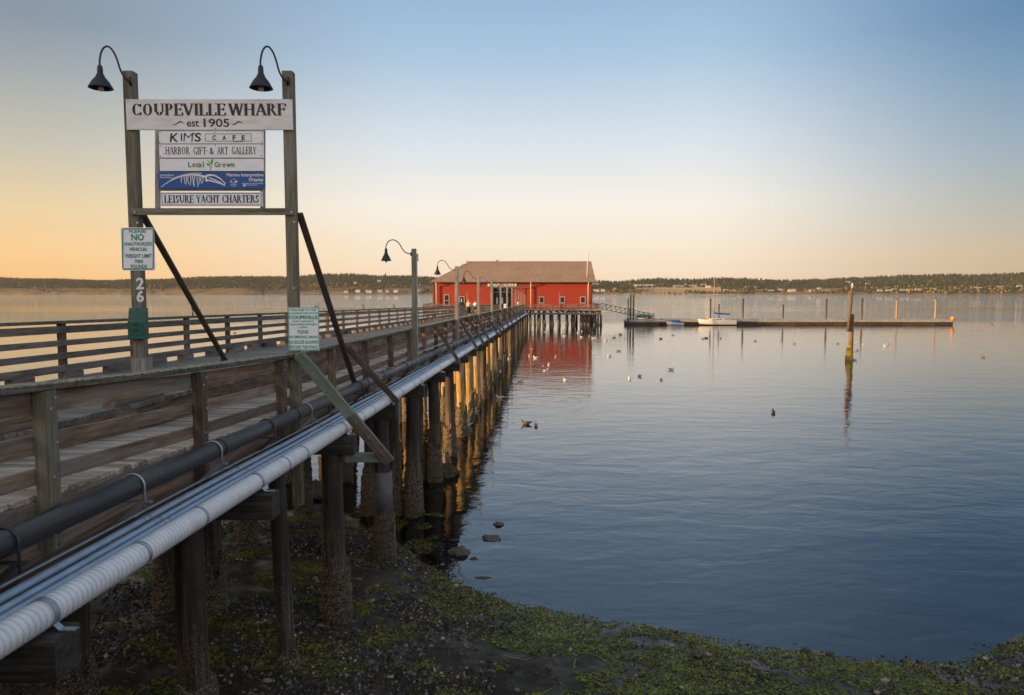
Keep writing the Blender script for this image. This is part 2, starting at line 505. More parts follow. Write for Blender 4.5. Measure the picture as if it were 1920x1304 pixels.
def ground_mat():
    q = NT('wet_beach_sand')
    p = q.pos()
    a = q.noise(p, .9, 5, .6); b = q.noise(p, 9, 5, .7); c = q.noise(p, 2.2, 4, .6)
    col = q.ramp(b, [(.3, (.026, .021, .015)), (.55, (.052, .041, .029)), (.75, (.095, .075, .053))])
    col = q.mix(q.ramp(a, [(.45, 0.0), (.62, .8)]), col, (.022, .019, .015))
    col = q.mix(q.ramp(c, [(.56, 0.0), (.66, .75)]), col, (.035, .042, .012))
    sz = q.n('SeparateXYZ'); q.l(p, sz.inputs[0])
    wet = q.n('MapRange'); q.l(q.math('ADD', sz.outputs[2], q.math('MULTIPLY', q.math('SUBTRACT', a, .5), .35)), wet.inputs[0]); wet.inputs[1].default_value = .02; wet.inputs[2].default_value = .22; wet.inputs[3].default_value = 1; wet.inputs[4].default_value = 0
    rg = q.mix(wet.outputs[0], q.ramp(a, [(.4, .42), (.6, .85)]), (.32, .32, .32))
    pr = q.princ(col, rg, normal=q.bump(b, .5, .02))
    q.l(q.math('ADD', .18, q.math('MULTIPLY', wet.outputs[0], .22)), pr.inputs['Specular IOR Level'])
    return q.m
tag(grid('beach', frange(-34, -15, 1.0) + frange(-14.9, 15, .13) + frange(16, 40, 1.5), frange(-8, 6, 1) + frange(6.2, 26, .13) + frange(26.5, 60, 2), ground_z, ground_mat()), kind='structure')
bed = plain('sea_bed', (.06, .12, .17), .9, nscale=.2)
mbed = MB()
mbed.add([(-3660, -310, -3.6), (3660, -310, -3.6), (3660, 3410, -3.6), (-3660, 3410, -3.6)], [(0, 1, 2, 3)])
tag(mbed.build('sea_floor', bed), kind='structure')

def water_mat():
    q = NT('sea_water')
    p = q.pos()
    s0 = q.n('SeparateXYZ'); q.l(p, s0.inputs[0])
    warp = q.noise(q.mp(p, (.006, .012, 1)), 1, 3, .6)
    yy = q.math('ADD', s0.outputs[1], q.math('MULTIPLY', q.math('SUBTRACT', warp, .5), q.math('MULTIPLY', s0.outputs[1], .22)))
    patch = q.ramp(q.math('DIVIDE', yy, 1000.0), [(0, .115), (.030, .10), (.055, .085), (.150, .075), (.170, .34), (.235, .32), (.255, .05), (.325, .06), (.37, .38), (.8, .42)])
    patch = q.math('MULTIPLY', patch, 5.0)
    n0 = q.noise(q.mp(p, (.10, .22, 1)), 1, 2, .5)
    n1 = q.noise(q.mp(p, (.55, .95, 1)), 1, 3, .5, .4)
    n2 = q.noise(q.mp(p, (2.4, 3.6, 1)), 1, 3, .55, .3)
    h = q.math('ADD', q.math('MULTIPLY', n0, .10), q.math('ADD', q.math('MULTIPLY', n1, .075), q.math('MULTIPLY', n2, .016)))
    s = q.n('SeparateXYZ'); q.l(p, s.inputs[0])
    calm = q.n('MapRange'); q.l(s.outputs[1], calm.inputs[0]); calm.inputs[1].default_value = 12; calm.inputs[2].default_value = 30
    calm.inputs[3].default_value = .6; calm.inputs[4].default_value = 1.0
    h = q.math('MULTIPLY', h, q.math('MULTIPLY', patch, calm.outputs[0]))
    b = q.n('Bump'); q.l(h, b.inputs['Height']); b.inputs['Strength'].default_value = 1.0; b.inputs['Distance'].default_value = .8
    fr = q.n('Fresnel'); fr.inputs[0].default_value = 2.0; q.l(b.outputs[0], fr.inputs[1])
    tr = q.n('BsdfTransparent'); tr.inputs[0].default_value = (.55, .66, .72, 1)
    gl = q.n('BsdfGlossy'); gl.inputs['Roughness'].default_value = .025; gl.inputs[0].default_value = (.96, .97, 1, 1); q.l(b.outputs[0], gl.inputs['Normal'])
    mx = q.n('MixShader'); q.l(fr.outputs[0], mx.inputs[0]); q.l(tr.outputs[0], mx.inputs[1]); q.l(gl.outputs[0], mx.inputs[2])
    q.l(mx.outputs[0], q.out.inputs[0])
    return q.m
wm = MB()
wm.add([(-3650, -300, 0), (3650, -300, 0), (3650, 3400, 0), (-3650, 3400, 0)], [(0, 1, 2, 3)])
tag(wm.build('water', water_mat()), kind='structure')

# ------------------------------------------------------------------ mussels, weed, rocks
def varcol(name, stops, rough=.6, bump=0):
    q = NT(name); r = q.attr('r', 'Fac')
    q.princ(q.ramp(r, stops), rough, spec=.25); return q.m
def dens(x, y):
    return noise.noise(Vector((x * .42, y * .42, 11))) + .5 * noise.noise(Vector((x * 1.3, y * 1.3, 4)))
mus = MB(); weed = MB(); nm = 0; tries = 0
rnd = random.Random(3)
while nm < 34000 and tries < 300000:
    tries += 1
    y = 6.5 + rnd.random() ** 1.25 * 14
    x = rnd.uniform(-11.5, 10.5) if rnd.random() < .7 else rnd.uniform(-10, 0)
    if abs(x) > .82 * y + 1.2: continue
    t = lerp(SHORE, x) - y
    if t < -.5: continue
    d = dens(x, y) + (.28 if x < -1.5 else -.12)
    if rnd.random() > max(0, min(1, d * 1.8 + .15)): continue
    z = ground_z(x, y)
    sz = rnd.uniform(.014, .042) * (1.5 if rnd.random() < .06 else 1)
    a = rnd.uniform(0, 6.28); ca, sa = math.cos(a), math.sin(a)
    lx, ly, lz = sz * rnd.uniform(.9, 1.7), sz * rnd.uniform(.5, .9), sz * rnd.uniform(.6, 1.3)
    tx, ty = rnd.uniform(-.5, .5) * sz, rnd.uniform(-.5, .5) * sz
    b = len(mus.v); col = rnd.random()
    P = [(lx, 0, 0), (0, ly, 0), (-lx, 0, 0), (0, -ly, 0)]
    vs = [(x + px * ca - py * sa, y + px * sa + py * ca, z - .004) for px, py, _ in P] + [(x + tx, y + ty, z + lz)]
    mus.v.extend(vs); mus.g.extend(vs); mus.r.extend([col] * 5)
    for f in ((0, 1, 4), (1, 2, 4), (2, 3, 4), (3, 0, 4)):
        mus.f.append([b + i for i in f]); mus.sm.append(False)
    nm += 1
tag(mus.build('mussel_bed', varcol('mussel_shells', [(0, (.014, .012, .012)), (.5, (.035, .028, .022)), (.78, (.085, .066, .048)), (.94, (.20, .165, .125)), (1, (.40, .36, .32))], .6)), 'dark bed of small mussel shells spread over the beach under the pier', 'shells', kind='stuff')
nw = 0; tries = 0
while nw < 62000 and tries < 600000:
    tries += 1
    y = 7 + rnd.random() ** 1.1 * 14.5
    x = rnd.uniform(-9, 12)
    if abs(x) > .82 * y + 1.2: continue
    t = lerp(SHORE, x) - y
    d = noise.noise(Vector((x * .7 + 9, y * 1.1, 2))) + .6 * noise.noise(Vector((x * 2.6, y * 2.6, 8)))
    lim = .12
    if x > -2 and -.3 < t < 2.4: lim = -.34
    if t < -.15:
        if not (-6 < x < -2.0 and t > -6): continue
        lim = .12
    if d < lim: continue
    z = max(ground_z(x, y), -.01) + .004
    col = min(1, max(0, rnd.random() * .8 + .2 * d))
    b = len(weed.v)
    for k in range(2):
        a = rnd.uniform(0, 6.28); s = rnd.choice((.014, .02, .028, .04, .055)) * rnd.uniform(.8, 1.2); w2 = s * rnd.uniform(.18, .5)
        ca, sa = math.cos(a), math.sin(a)
        hh = rnd.uniform(.003, .026)
        weed.v.extend([(x - sa * w2, y + ca * w2, z), (x + sa * w2, y - ca * w2, z), (x + ca * s + sa * w2 * .6, y + sa * s - ca * w2 * .6, z + hh), (x + ca * s - sa * w2 * .6, y + sa * s + ca * w2 * .6, z + hh * .8)])
        weed.g.extend([(0, 0, 0)] * 4); weed.r.extend([col] * 4)
        weed.f.append([b + 4 * k + i for i in range(4)]); weed.sm.append(False)
    nw += 1
for k in range(420):
    y = 7.5 + rnd.random() * 9; x = rnd.uniform(-8, 9)
    if abs(x) > .82 * y + 1.2 or lerp(SHORE, x) - y < -.1: continue
    a = rnd.uniform(0, 6.28); L_n = rnd.uniform(.025, .06); col = rnd.choice((0, .05, .1, .5, .8)); w2 = rnd.uniform(.004, .011); b0 = len(weed.v); n = rnd.randint(5, 11)
    for j in range(n):
        z = ground_z(x, y) + .012 + rnd.uniform(0, .012)
        weed.v.extend([(x - math.sin(a) * w2, y + math.cos(a) * w2, z), (x + math.sin(a) * w2, y - math.cos(a) * w2, z)]); weed.g.extend([(0, 0, 0)] * 2); weed.r.extend([col] * 2)
        if j: weed.f.append([b0 + 2 * j - 2, b0 + 2 * j - 1, b0 + 2 * j + 1, b0 + 2 * j]); weed.sm.append(False)
        a += rnd.uniform(-.7, .7); x += L_n * math.cos(a); y += L_n * math.sin(a)
peb = MB()
for k in range(900):
    y = 6.8 + rnd.random() ** 1.3 * 12; x = rnd.uniform(-10, 10)
    if abs(x) > .82 * y + 1.2 or lerp(SHORE, x) - y < -1.2: continue
    s = rnd.choice((.012, .018, .025, .035, .055)) * rnd.uniform(.8, 1.3)
    n0 = len(peb.v); peb.ball((x, y, ground_z(x, y) + s * .15), s * rnd.uniform(.9, 1.5), s * rnd.uniform(.7, 1.1), s * rnd.uniform(.45, .8), 8, 5, rnd.random(), .25)
tag(peb.build('pebbles', varcol('pebble_stone', [(0, (.03, .028, .026)), (.5, (.085, .07, .056)), (.85, (.18, .155, .125)), (1, (.34, .31, .28))], .55)), 'small grey and brown pebbles lying on the beach', 'pebbles', kind='stuff')
tag(weed.build('seaweed', varcol('seaweed_blades', [(0, (.03, .022, .008)), (.3, (.075, .07, .011)), (.65, (.14, .16, .013)), (1, (.24, .28, .02))], .5)), 'olive green seaweed lying along the water line of the beach', 'seaweed', kind='stuff')
M['rock'] = plain('barnacled_rock', (.13, .105, .08), .8, nscale=30, namt=.8, bump=.6)
M['weed_rock'] = plain('weedy_rock', (.07, .062, .03), .8, nscale=20, namt=.8, bump=.6)
def lump(name, x, y, z, sx, sy, sz, mat, label, cat, group=None, seed=0):
    b = MB()
    b.ball((0, 0, 0), sx, sy, sz, 30, 18)
    rs = random.Random(seed)
    off = Vector((rs.random() * 50, rs.random() * 50, 0))
    b.v = [tuple(Vector(v) * (1 + .12 * noise.noise(Vector(v) * (14 / sx) + off) + .45 * noise.noise(Vector(v) * (1.6 / sx) + off) + .3 * noise.noise(Vector(v) * (5 / sx) + off))) for v in b.v]
    o = b.build(name, mat, None, (x, y, z))
    return tag(o, label, cat, group)
for i, (px, py, sx, sy, sz, mt, lb) in enumerate([
    (920, 1008, .34, .22, .10, 'rock', 'long flat barnacled rock breaking the water right of the pier'),
    (934, 983, .15, .12, .11, 'rock', 'small pointed brown rock in the water behind the long flat rock'),
    (862, 1036, .25, .2, .17, 'rock', 'rounded brown rock at the edge of the pier reflection'),
    (888, 1047, .11, .09, .07, 'weed_rock', 'small dark weedy rock in the shallow water beside the rounded brown rock'),
    (440, 1024, .2, .16, .09, 'rock', 'pale brown boulder among the mussels under the pier'),
    (1310, 1236, .11, .10, .09, 'rock', 'pale stone on the green seaweed at the bottom of the beach'),
    (838, 890, .42, .34, .34, 'weed_rock', 'dark clump of barnacles and weed in the water beside the pier pilings'),
    (595, 930, .5, .4, .42, 'rock', 'mound of barnacles at the water edge behind the pier pilings'),
    (835, 866, .17, .15, .42, 'rock', 'pale stump crusted with barnacles on top of the dark weedy clump'),
    (905, 1083, .22, .12, .045, 'weed_rock', 'flat mat of green weed floating off the beach'),
]):
    p = PZ(px, py, 0.02)
    lump('rock', p.x, p.y, max(ground_z(p.x, p.y), -.06) + sz * .3, sx, sy, sz, M[mt], lb, 'rock', seed=i)

# ================================================================== FAR SHORE
SHORE_Y = 2600.0
TOP = [(-400, 512), (0, 518), (100, 519), (200, 522), (300, 520), (400, 516), (480, 514), (560, 514), (610, 510), (660, 510), (700, 513), (760, 514), (820, 516), (1000, 522), (1120, 523), (1150, 525), (1200, 520), (1250, 518), (1300, 519), (1350, 517), (1400, 518), (1450, 521), (1500, 520), (1560, 518), (1620, 515), (1700, 512), (1760, 510), (1820, 511), (1860, 510), (1920, 507), (2400, 500)]
def hill_z(x, y):
    px = 960 + F * x / y
    top = (549 - (lerp(TOP, px) + 6.5)) / F * 3300 + W
    t = (y - SHORE_Y) / 700
    if t < 0: return -2.0 + 0
    left = px < 830
    field = max(0, min(1, (px - 1120) / 60)) * max(0, min(1, (1560 - px) / 120))
    if left:
        pr = [(0, 1.0), (.03, 1.5), (.06, 11), (.5, 32), (1, 1)]
        a = min(1, t / .05) * (22 if px < 480 else 11) if t < .05 else 22 if px < 480 else 11
        z = a + (top - a) * max(0, (t - .05) / .95) ** .8
    else:
        z = 1.5 + (top - 1.5) * (t ** (1.0 + .5 * field))
    z = min(z, top) if t <= 1 else top - (t - 1) * 30
    z += 4 * noise.noise(Vector((x * .006, y * .006, 0))) * min(1, t * 4)
    return max(z, .4)
def hill_mat():
    q = NT('far_hillside')
    p = q.pos()
    a = q.noise(q.mp(p, (.006, .010, .02)), 1, 5, .6)
    s = q.n('SeparateXYZ'); q.l(p, s.inputs[0])
    col = q.ramp(a, [(.35, (.03, .032, .016)), (.5, (.06, .052, .026)), (.65, (.10, .08, .04))])
    fld = q.ramp(a, [(.3, (.20, .15, .07)), (.5, (.36, .26, .12)), (.7, (.46, .34, .17))])
    rt_ = q.math('DIVIDE', s.outputs[0], s.outputs[1])
    fm = q.ramp(rt_, [(.115, 0.0), (.16, 1.0), (.29, 1.0), (.38, .15), (.55, 0.0)])
    hi = q.n('MapRange'); q.l(s.outputs[2], hi.inputs[0]); hi.inputs[1].default_value = 46; hi.inputs[2].default_value = 34
    col = q.mix(q.math('MULTIPLY', fm, hi.outputs[0]), col, fld)
    lo = q.n('MapRange'); q.l(s.outputs[2], lo.inputs[0]); lo.inputs[1].default_value = 24; lo.inputs[2].default_value = 3
    n2 = q.noise(q.mp(p, (.02, .02, .1)), 1, 4, .6)
    col = q.mix(q.math('MULTIPLY', lo.outputs[0], q.ramp(n2, [(.42, .0), (.58, .9)])), col, (.17, .12, .085))
    q.princ(col, .95)
    return q.m
ys = [SHORE_Y - 2, SHORE_Y, SHORE_Y + 8, SHORE_Y + 18, SHORE_Y + 36, SHORE_Y + 60] + frange(SHORE_Y + 100, SHORE_Y + 760, 44)
tag(grid('hills', frange(-3400, 3400, 34), ys, hill_z, hill_mat()), kind='structure')
fo = MB(); rt = random.Random(11)
def conifer(mb, x, y, z, h, w, c):
    b = len(mb.v); n = 5
    for k, (z0, z1, ww) in enumerate(((0.02, .62, 1.0), (.34, 1.0, .66))):
        o = len(mb.v)
        for i in range(n):
            a = 6.283 * i / n + rt.random()
            q = w * ww * rt.uniform(.65, 1.2)
            mb.v.append((x + q * math.cos(a), y + q * math.sin(a), z + h * (z0 + rt.uniform(-.04, .05))))
        mb.v.append((x + rt.uniform(-.1, .1) * w, y, z + h * z1))
        for i in range(n):
            mb.f.append([o + i, o + (i + 1) % n, o + n]); mb.sm.append(False)
    cnt = len(mb.v) - b
    mb.g.extend([(0, 0, 0)] * cnt); mb.r.extend([c] * cnt)
def roundtree(mb, x, y, z, h, w, c):
    b = len(mb.v); n = 6
    for (zz, ww) in ((.08, .5), (.35, 1.0), (.65, .85), (.88, .45)):
        for i in range(n):
            a = 6.283 * i / n + rt.random() * .7
            q = w * ww * rt.uniform(.7, 1.25)
            mb.v.append((x + q * math.cos(a), y + q * math.sin(a), z + h * (zz + rt.uniform(-.05, .05))))
    mb.v.append((x, y, z + h))
    for j in range(3):
        for i in range(n):
            mb.f.append([b + j * n + i, b + j * n + (i + 1) % n, b + (j + 1) * n + (i + 1) % n, b + (j + 1) * n + i]); mb.sm.append(False)
    for i in range(n):
        mb.f.append([b + 3 * n + i, b + 3 * n + (i + 1) % n, b + 4 * n]); mb.sm.append(False)
    cnt = len(mb.v) - b
    mb.g.extend([(0, 0, 0)] * cnt); mb.r.extend([c] * cnt)
nt = 0
while nt < 26000:
    y = SHORE_Y + 6 + 700 * rt.random() ** .85
    x = rt.uniform(-.80, .80) * y
    px = 960 + F * x / y
    t = (y - SHORE_Y) / 700
    cl = noise.noise(Vector((x * .008, y * .008, 5)))
    if px < 480 and t < .045 and (t < .01 or cl > -.12): continue
    if 480 <= px < 850 and t < .33 and cl < -.12 + (.2 if t < .08 else 0): continue
    if px > 1100:
        if 1190 < px < 1350 and .05 < t < .55 and cl < .38: continue
        if t < .40 and cl < (-.05 if px < 1620 else -.4): continue
        if t < .02: continue
    z = hill_z(x, y) - .6
    low = t < .35
    dec = rt.random() < (.30 if low and px > 480 else .05)
    if dec:
        c = rt.choice((.72, .8, .88, .95)) if rt.random() < .5 else rt.uniform(.45, .65)
        roundtree(fo, x, y, z, rt.uniform(5, 9), rt.uniform(3, 5.5), c)
    else:
        conifer(fo, x, y, z, rt.uniform(8, 14) * (.8 if low else 1), rt.uniform(2.6, 4.6), rt.uniform(0, .40))
    nt += 1
tag(fo.build('forest', varcol('forest_leaves', [(0, (.012, .021, .015)), (.4, (.030, .042, .024)), (.6, (.065, .065, .024)), (.78, (.17, .12, .035)), (1, (.26, .15, .05))], .9)), 'long mixed forest covering the hills of the far shore', 'forest', kind='stuff')
def far_tree(px, t, h, w, kind, label, c):
    y = SHORE_Y + 700 * t; x = (px - 960) / F * y
    z = hill_z(x, y)
    o = empty('pine_tree' if kind == 'c' else 'broadleaf_tree', (x, y, z), label, 'tree')
    b = MB(); b.tube([(0, 0, -1), (0, 0, h * .5), (0, 0, h * .9)], [w * .1, w * .07, .1], 6)
    b.build('trunk', M['brown_wood'], o)
    cm = MB()
    if kind == 'c':
        for k in range(7):
            q = k / 7
            conifer(cm, rt.uniform(-.6, .6), 0, h * (.18 + .72 * q), h * .22, w * (1.1 - q * .85), c)
    else:
        for k in range(9):
            roundtree(cm, rt.uniform(-.6, .6) * w, rt.uniform(-.6, .6) * w, h * rt.uniform(.15, .55), h * .45, w * .55, min(1, c + rt.uniform(-.08, .08)))
    cm.build('crown', bpy.data.materials['forest_leaves'], o)
far_tree(724, .85, 25, 7, 'c', 'tall lone conifer rising above the forest left of the red building', .1)
far_tree(1153, .16, 20, 9, 'b', 'golden broadleaf tree on the far shore right of the red building', .86)
far_tree(1196, .10, 12, 10, 'b', 'olive broadleaf tree by the far field above the gangway', .6)
far_tree(1338, .12, 11, 8, 'b', 'ochre bushy tree just left of the sailboat mast on the far shore', .8)
far_tree(1562, .12, 12, 9, 'b', 'yellow bushy tree on the far shore between two dock posts', .76)
# houses of the far shore
HW = [plain('house_wall_white', (.44, .41, .37), .7, namt=.1), plain('house_wall_grey', (.26, .25, .25), .7, namt=.1), plain('house_wall_tan', (.36, .27, .18), .7, namt=.1)]
HR = [plain('house_roof_grey', (.22, .21, .21), .8, namt=.1), plain('house_roof_brown', (.17, .11, .08), .8, namt=.1), plain('house_roof_pale', (.30, .28, .27), .8, namt=.1)]
def far_house(px, py, wpx, wall, roof, label, hpx=3.0):
    # stand the house where its bearing meets the slope
    best = None
    for k in range(0, 60):
        y = SHORE_Y + 4 + k * 8
        x = (px - 960) / F * y
        z = hill_z(x, y)
        yy = 549 + (W - z) / y * F
        e = abs(yy - py)
        if best is None or e < best[0]: best = (e, x, y, z)
    _, x, y, z = best
    w = wpx / F * y; h = hpx / F * y; d = 9
    o = empty('house', (x, y, z), label, 'house', 'houses along the far shore')
    b = MB(); b.beam((-w / 2, 0, h / 2 - 1), (w / 2, 0, h / 2 - 1), d, h + 2, ch=0); b.build('wall', HW[wall], o)
    r = MB(); rh = 3.2
    r.add([(-w / 2 - .6, -d / 2 - .6, h), (w / 2 + .6, -d / 2 - .6, h), (w / 2 + .6, d / 2 + .6, h), (-w / 2 - .6, d / 2 + .6, h), (-w / 2 - .6, 0, h + rh), (w / 2 + .6, 0, h + rh)],
          [(0, 1, 5, 4), (2, 3, 4, 5), (1, 2, 5), (3, 0, 4), (3, 2, 1, 0)]); r.build('roof', HR[roof], o)
    nwin = max(1, min(4, int(w / 7)))
    for k in range(nwin):
        wd = MB(); wd.box((-w / 2 + w * (k + .5) / nwin, -d / 2 - .05, h * .5), 1.6, .12, 1.4, ch=0)
        wd.build('window', M['glass'], o)
HOUSES = [(650, 548.5, 8, 2, 1, 'small tan house at the water edge just left of the first pier lamp'), (672, 548.5, 9, 0, 0, 'low white house on the far shore left of the grey lamp post'),
    (692, 549, 11, 0, 2, 'long white beach house directly below the first pier lamp shade'), (713, 548, 9, 2, 0, 'tan beach house under the arm of the first pier lamp'),
    (727, 548, 6, 2, 1, 'narrow tan beach house left of the first lamp post'), (743, 548, 8, 0, 0, 'white beach house close against the first lamp post'),
    (668, 534, 5, 0, 2, 'tiny white house halfway up the wooded slope left of the lamp'), (712, 530, 7, 0, 2, 'pale house high on the wooded slope under the lamp shade'),
    (785, 547, 7, 2, 1, 'tan beach house between the first lamp post and the red building'),
    (1118, 547, 9, 0, 0, 'white house on the far shore just right of the red building wall'), (1130, 547, 7, 0, 2, 'second white house from the red building on the far shore'),
    (1116, 532, 12, 0, 2, 'long pale building on the slope right of the red building roof'), (1207, 538, 40, 0, 2, 'very long low white barn on the golden field'),
    (1272, 539, 22, 1, 0, 'long grey shed on the field left of the sailboat mast'), (1284, 536, 4, 0, 1, 'tall narrow white silo house among the grey sheds'),
    (1298, 539, 14, 1, 2, 'grey barn beside the narrow white silo house'), (1318, 537, 9, 0, 0, 'white farmhouse left of the sailboat mast'),
    (1327, 540, 9, 0, 2, 'pale house just left of the sailboat mast top'), (1360, 547, 9, 2, 0, 'tan beach house right of the sailboat mast'),
    (1373, 548.5, 12, 0, 0, 'white beach house with grey roof above the blue sail cover'), (1400, 541, 8, 2, 1, 'tan house on the slope above the third dock post'),
    (1417, 542, 8, 0, 1, 'white house under the trees right of the third dock post'), (1444, 548, 10, 1, 2, 'grey beach house left of the short dock post'),
    (1461, 546, 8, 0, 0, 'white house directly behind the short dock post'), (1483, 547, 14, 0, 2, 'long white beach house right of the short dock post'),
    (1520, 548, 9, 0, 2, 'low white house left of the middle dock post'), (1534, 543, 6, 2, 1, 'tan cottage among trees left of the middle dock post'), (1547, 548, 12, 1, 0, 'grey low house behind the middle dock post'),
    (1570, 546, 6, 2, 1, 'small orange tan house between middle post and leaning piling'), (1588, 532, 7, 0, 2, 'pale house high up behind the gull topped piling'),
    (1625, 535, 8, 0, 1, 'white house on the slope right of the leaning piling'), (1648, 547, 9, 0, 1, 'white beach house left of the paler dock posts'),
    (1664, 548, 10, 1, 2, 'grey beach house with pale roof near the first pale dock post'), (1674, 546, 8, 2, 0, 'tan beach house left of the first pale dock post'), (1690, 547, 8, 0, 2, 'white beach house just right of the first pale dock post'),
    (1703, 546, 9, 0, 1, 'white brown roofed beach house between the pale dock posts'), (1719, 546, 11, 0, 2, 'wide white beach house between the pale dock posts'), (1751, 545, 4, 2, 1, 'narrow tan tower house behind the last dock post'),
    (1830, 543, 14, 1, 2, 'long grey house in dark trees right of the dock'), (1872, 541, 10, 1, 0, 'grey roofed house in dark trees near the right edge'), (1908, 540, 9, 0, 2, 'white house at the far right edge of the far shore')]
for a in HOUSES: far_house(*a)
# unseen wooded bank added behind and left of the viewer: it keeps the low sun off the near end of the pier
def bank_z(x, y):
    t = min(1, max(0, (-36 - x) / 22)) * min(1, max(0, (9.5 + min(0, x + 60) * .326 - y) / 3))
    return -1.0 + 19.0 * t + .8 * noise.noise(Vector((x * .1, y * .1, 2))) * t
tag(grid('shade_bank', frange(-120, -34, 2.0), frange(-170, 14, 2.0), bank_z, bpy.data.materials['far_hillside']), kind='structure')
wd = MB()
for k in range(420):
    x = rt.uniform(-112, -52); y = rt.uniform(-165, 7.0 + min(0, x + 60) * .326)
    z = bank_z(x, y)
    conifer(wd, x, y, z - .3, rt.uniform(5, 9), rt.uniform(1.6, 2.6), rt.uniform(0, .4))
tag(wd.build('shade_woodland', bpy.data.materials['forest_leaves']), 'unseen conifer wood added on the bank to shade the pier', 'wood', kind='stuff')
# ================================================================== THE PIER
pier = empty('pier', PT(-6.9, 30, 0), 'long timber pier with two deck levels running from the beach to the red building', 'pier')
PO = Vector(pier.location)
def rel(o): o.location = -PO if o.parent is pier else o.location; return o
def pp(b, name, mat): return rel(b.build(name, mat, pier))
UL, UE, UR = -9.3, -6.0, -4.5
# upper deck and walkway planks
b = MB(); d = 3.0
while d < PIER_END:
    w = .20 if d < 60 else .40
    z = z_up(d)
    b.beam(PT(UL - .12, d, z - .035), PT(UE + random.uniform(-.02, .05), d, z - .035 + random.uniform(-.004, .004)), w - .012, .07, ch=.004 if d < 40 else 0)
    d += w
pp(b, 'upper_deck', M['deck_up'])
b = MB(); d = 2.0
while d < PIER_END:
    w = .15 if d < 60 else .45
    z = z_walk(d)
    b.beam(PT(UE - .02, d, z - .025), PT(UR - .03 + random.uniform(-.015, .02), d, z - .025 + random.uniform(-.003, .003)), w - .010, .05, ch=.004 if d < 30 else 0)
    d += w
pp(b, 'walkway', M['deck'])
def slabrun(b, u, ztop, zbot, d0, d1, w, seg=4.0):
    d = d0
    while d < d1 - .01:
        e = min(d1, d + seg) - .004
        P8 = []
        for q in (d, e):
            for (s_, z_) in ((-w / 2, zbot(q)), (w / 2, zbot(q)), (w / 2, ztop(q)), (-w / 2, ztop(q))): P8.append(PT(u + s_, q, z_))
        o_ = random.random() * 50
        gs = [((0 if i < 4 else e - d) + o_, (i % 4 in (1, 2)) * w + o_, p.z + o_) for i, p in enumerate(P8)]
        b.add(P8, [(3, 2, 1, 0), (4, 5, 6, 7), (0, 1, 5, 4), (1, 2, 6, 5), (2, 3, 7, 6), (3, 0, 4, 7)][0:6], gs)
        d += seg
def runbeam(b, u, zf, d0, d1, w, h, seg=6.0, ch=.006, gap=.004):
    d = d0
    while d < d1 - .01:
        e = min(d1, d + seg)
        b.beam(PT(u, d + gap, zf(d)), PT(u, e - gap, zf(e)), w, h, ch=ch)
        d = e
# step face between the two decks
b = MB()
slabrun(b, UE - .05, lambda q: z_up(q) - .073, lambda q: min(z_walk(q) - .06, z_up(q) - .12), 4.5, PIER_END, .07, 3)
pp(b, 'step_board', M['rail'])
for (u, nm) in ((UR - .06, 'stringer'), (UE + .3, 'stringer'), (UE - .9, 'stringer'), (UL + .1, 'stringer')):
    b = MB()
    top = z_walk if u > UE else z_up
    slabrun(b, u, (lambda t: (lambda q: t(q) - (.055 if t is z_walk else .075)))(top), z_cap, 2.0, PIER_END, .12, 4)
    pp(b, nm, M['rail'] if u > -5 else M['creosote'])
# bents: caps and pilings
BENTS = [5.3 + 4 * k for k in range(36)]
random.seed(21)
def make_piling(u, d, rad, ztop, crust, label=None, lean=(0, 0), sleeve=None, mat='piling'):
    p = PT(u, d, 0); zb = -1.5
    b = MB(); n = 7; pts = []; rr = []
    wob = random.random() * 9
    for i in range(n):
        t = i / (n - 1); z = zb + (ztop - zb) * t
        pts.append((p.x + lean[0] * (1 - t) + .03 * math.sin(wob + 3 * t), p.y + lean[1] * (1 - t), z)); rr.append(rad * (1.1 - .16 * t) * random.uniform(.97, 1.03))
    b.tube(pts, rr, 14)
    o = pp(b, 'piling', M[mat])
    if label: o['label'] = label
    if crust:
        gz = max(ground_z(p.x, p.y), -1.2) if d < 60 else -1.2
        zt = max(crust, gz + .35) + random.uniform(-.25, .25)
        c = MB(); m = 20; L = max(8, int((zt - gz + .3) / .07))
        vs = []; fs = []
        ph = random.random() * 20
        for j in range(L + 1):
            t = j / L; z = gz - .3 + (zt - gz + .3) * t
            lx = p.x + lean[0] * (1 - (z - zb) / (ztop - zb)); ly = p.y + lean[1] * (1 - (z - zb) / (ztop - zb))
            for i in range(m):
                a = 6.2832 * i / m
                edge = .5 + .9 * noise.noise(Vector((math.cos(a) * 1.5 + ph, math.sin(a) * 1.5, 3)))
                thick = .075 * (1 - t) ** .7 + .02
                q = rad * 1.06 + thick * (.55 + 1.1 * abs(noise.noise(Vector((math.cos(a) * 3 + ph, math.sin(a) * 3, z * 6))))) + .03 * random.random()
                if t > .55 + .4 * edge: q = rad * .80
                vs.append((lx + q * math.cos(a), ly + q * math.sin(a), z))
        for j in range(L):
            for i in range(m):
                i2 = (i + 1) % m
                fs.append((j * m + i, j * m + i2, (j + 1) * m + i2, (j + 1) * m + i))
        c.add(vs, fs, None, None, False)
        k = c.build('barnacle_crust', M['crust'], o)
    if sleeve:
        c = MB(); c.tube([(p.x, p.y, sleeve[0]), (p.x, p.y, sleeve[1])], rad * 1.17, 20)
        c.build('concrete_sleeve', M['sleeve'], o)
    return o
npil = 0
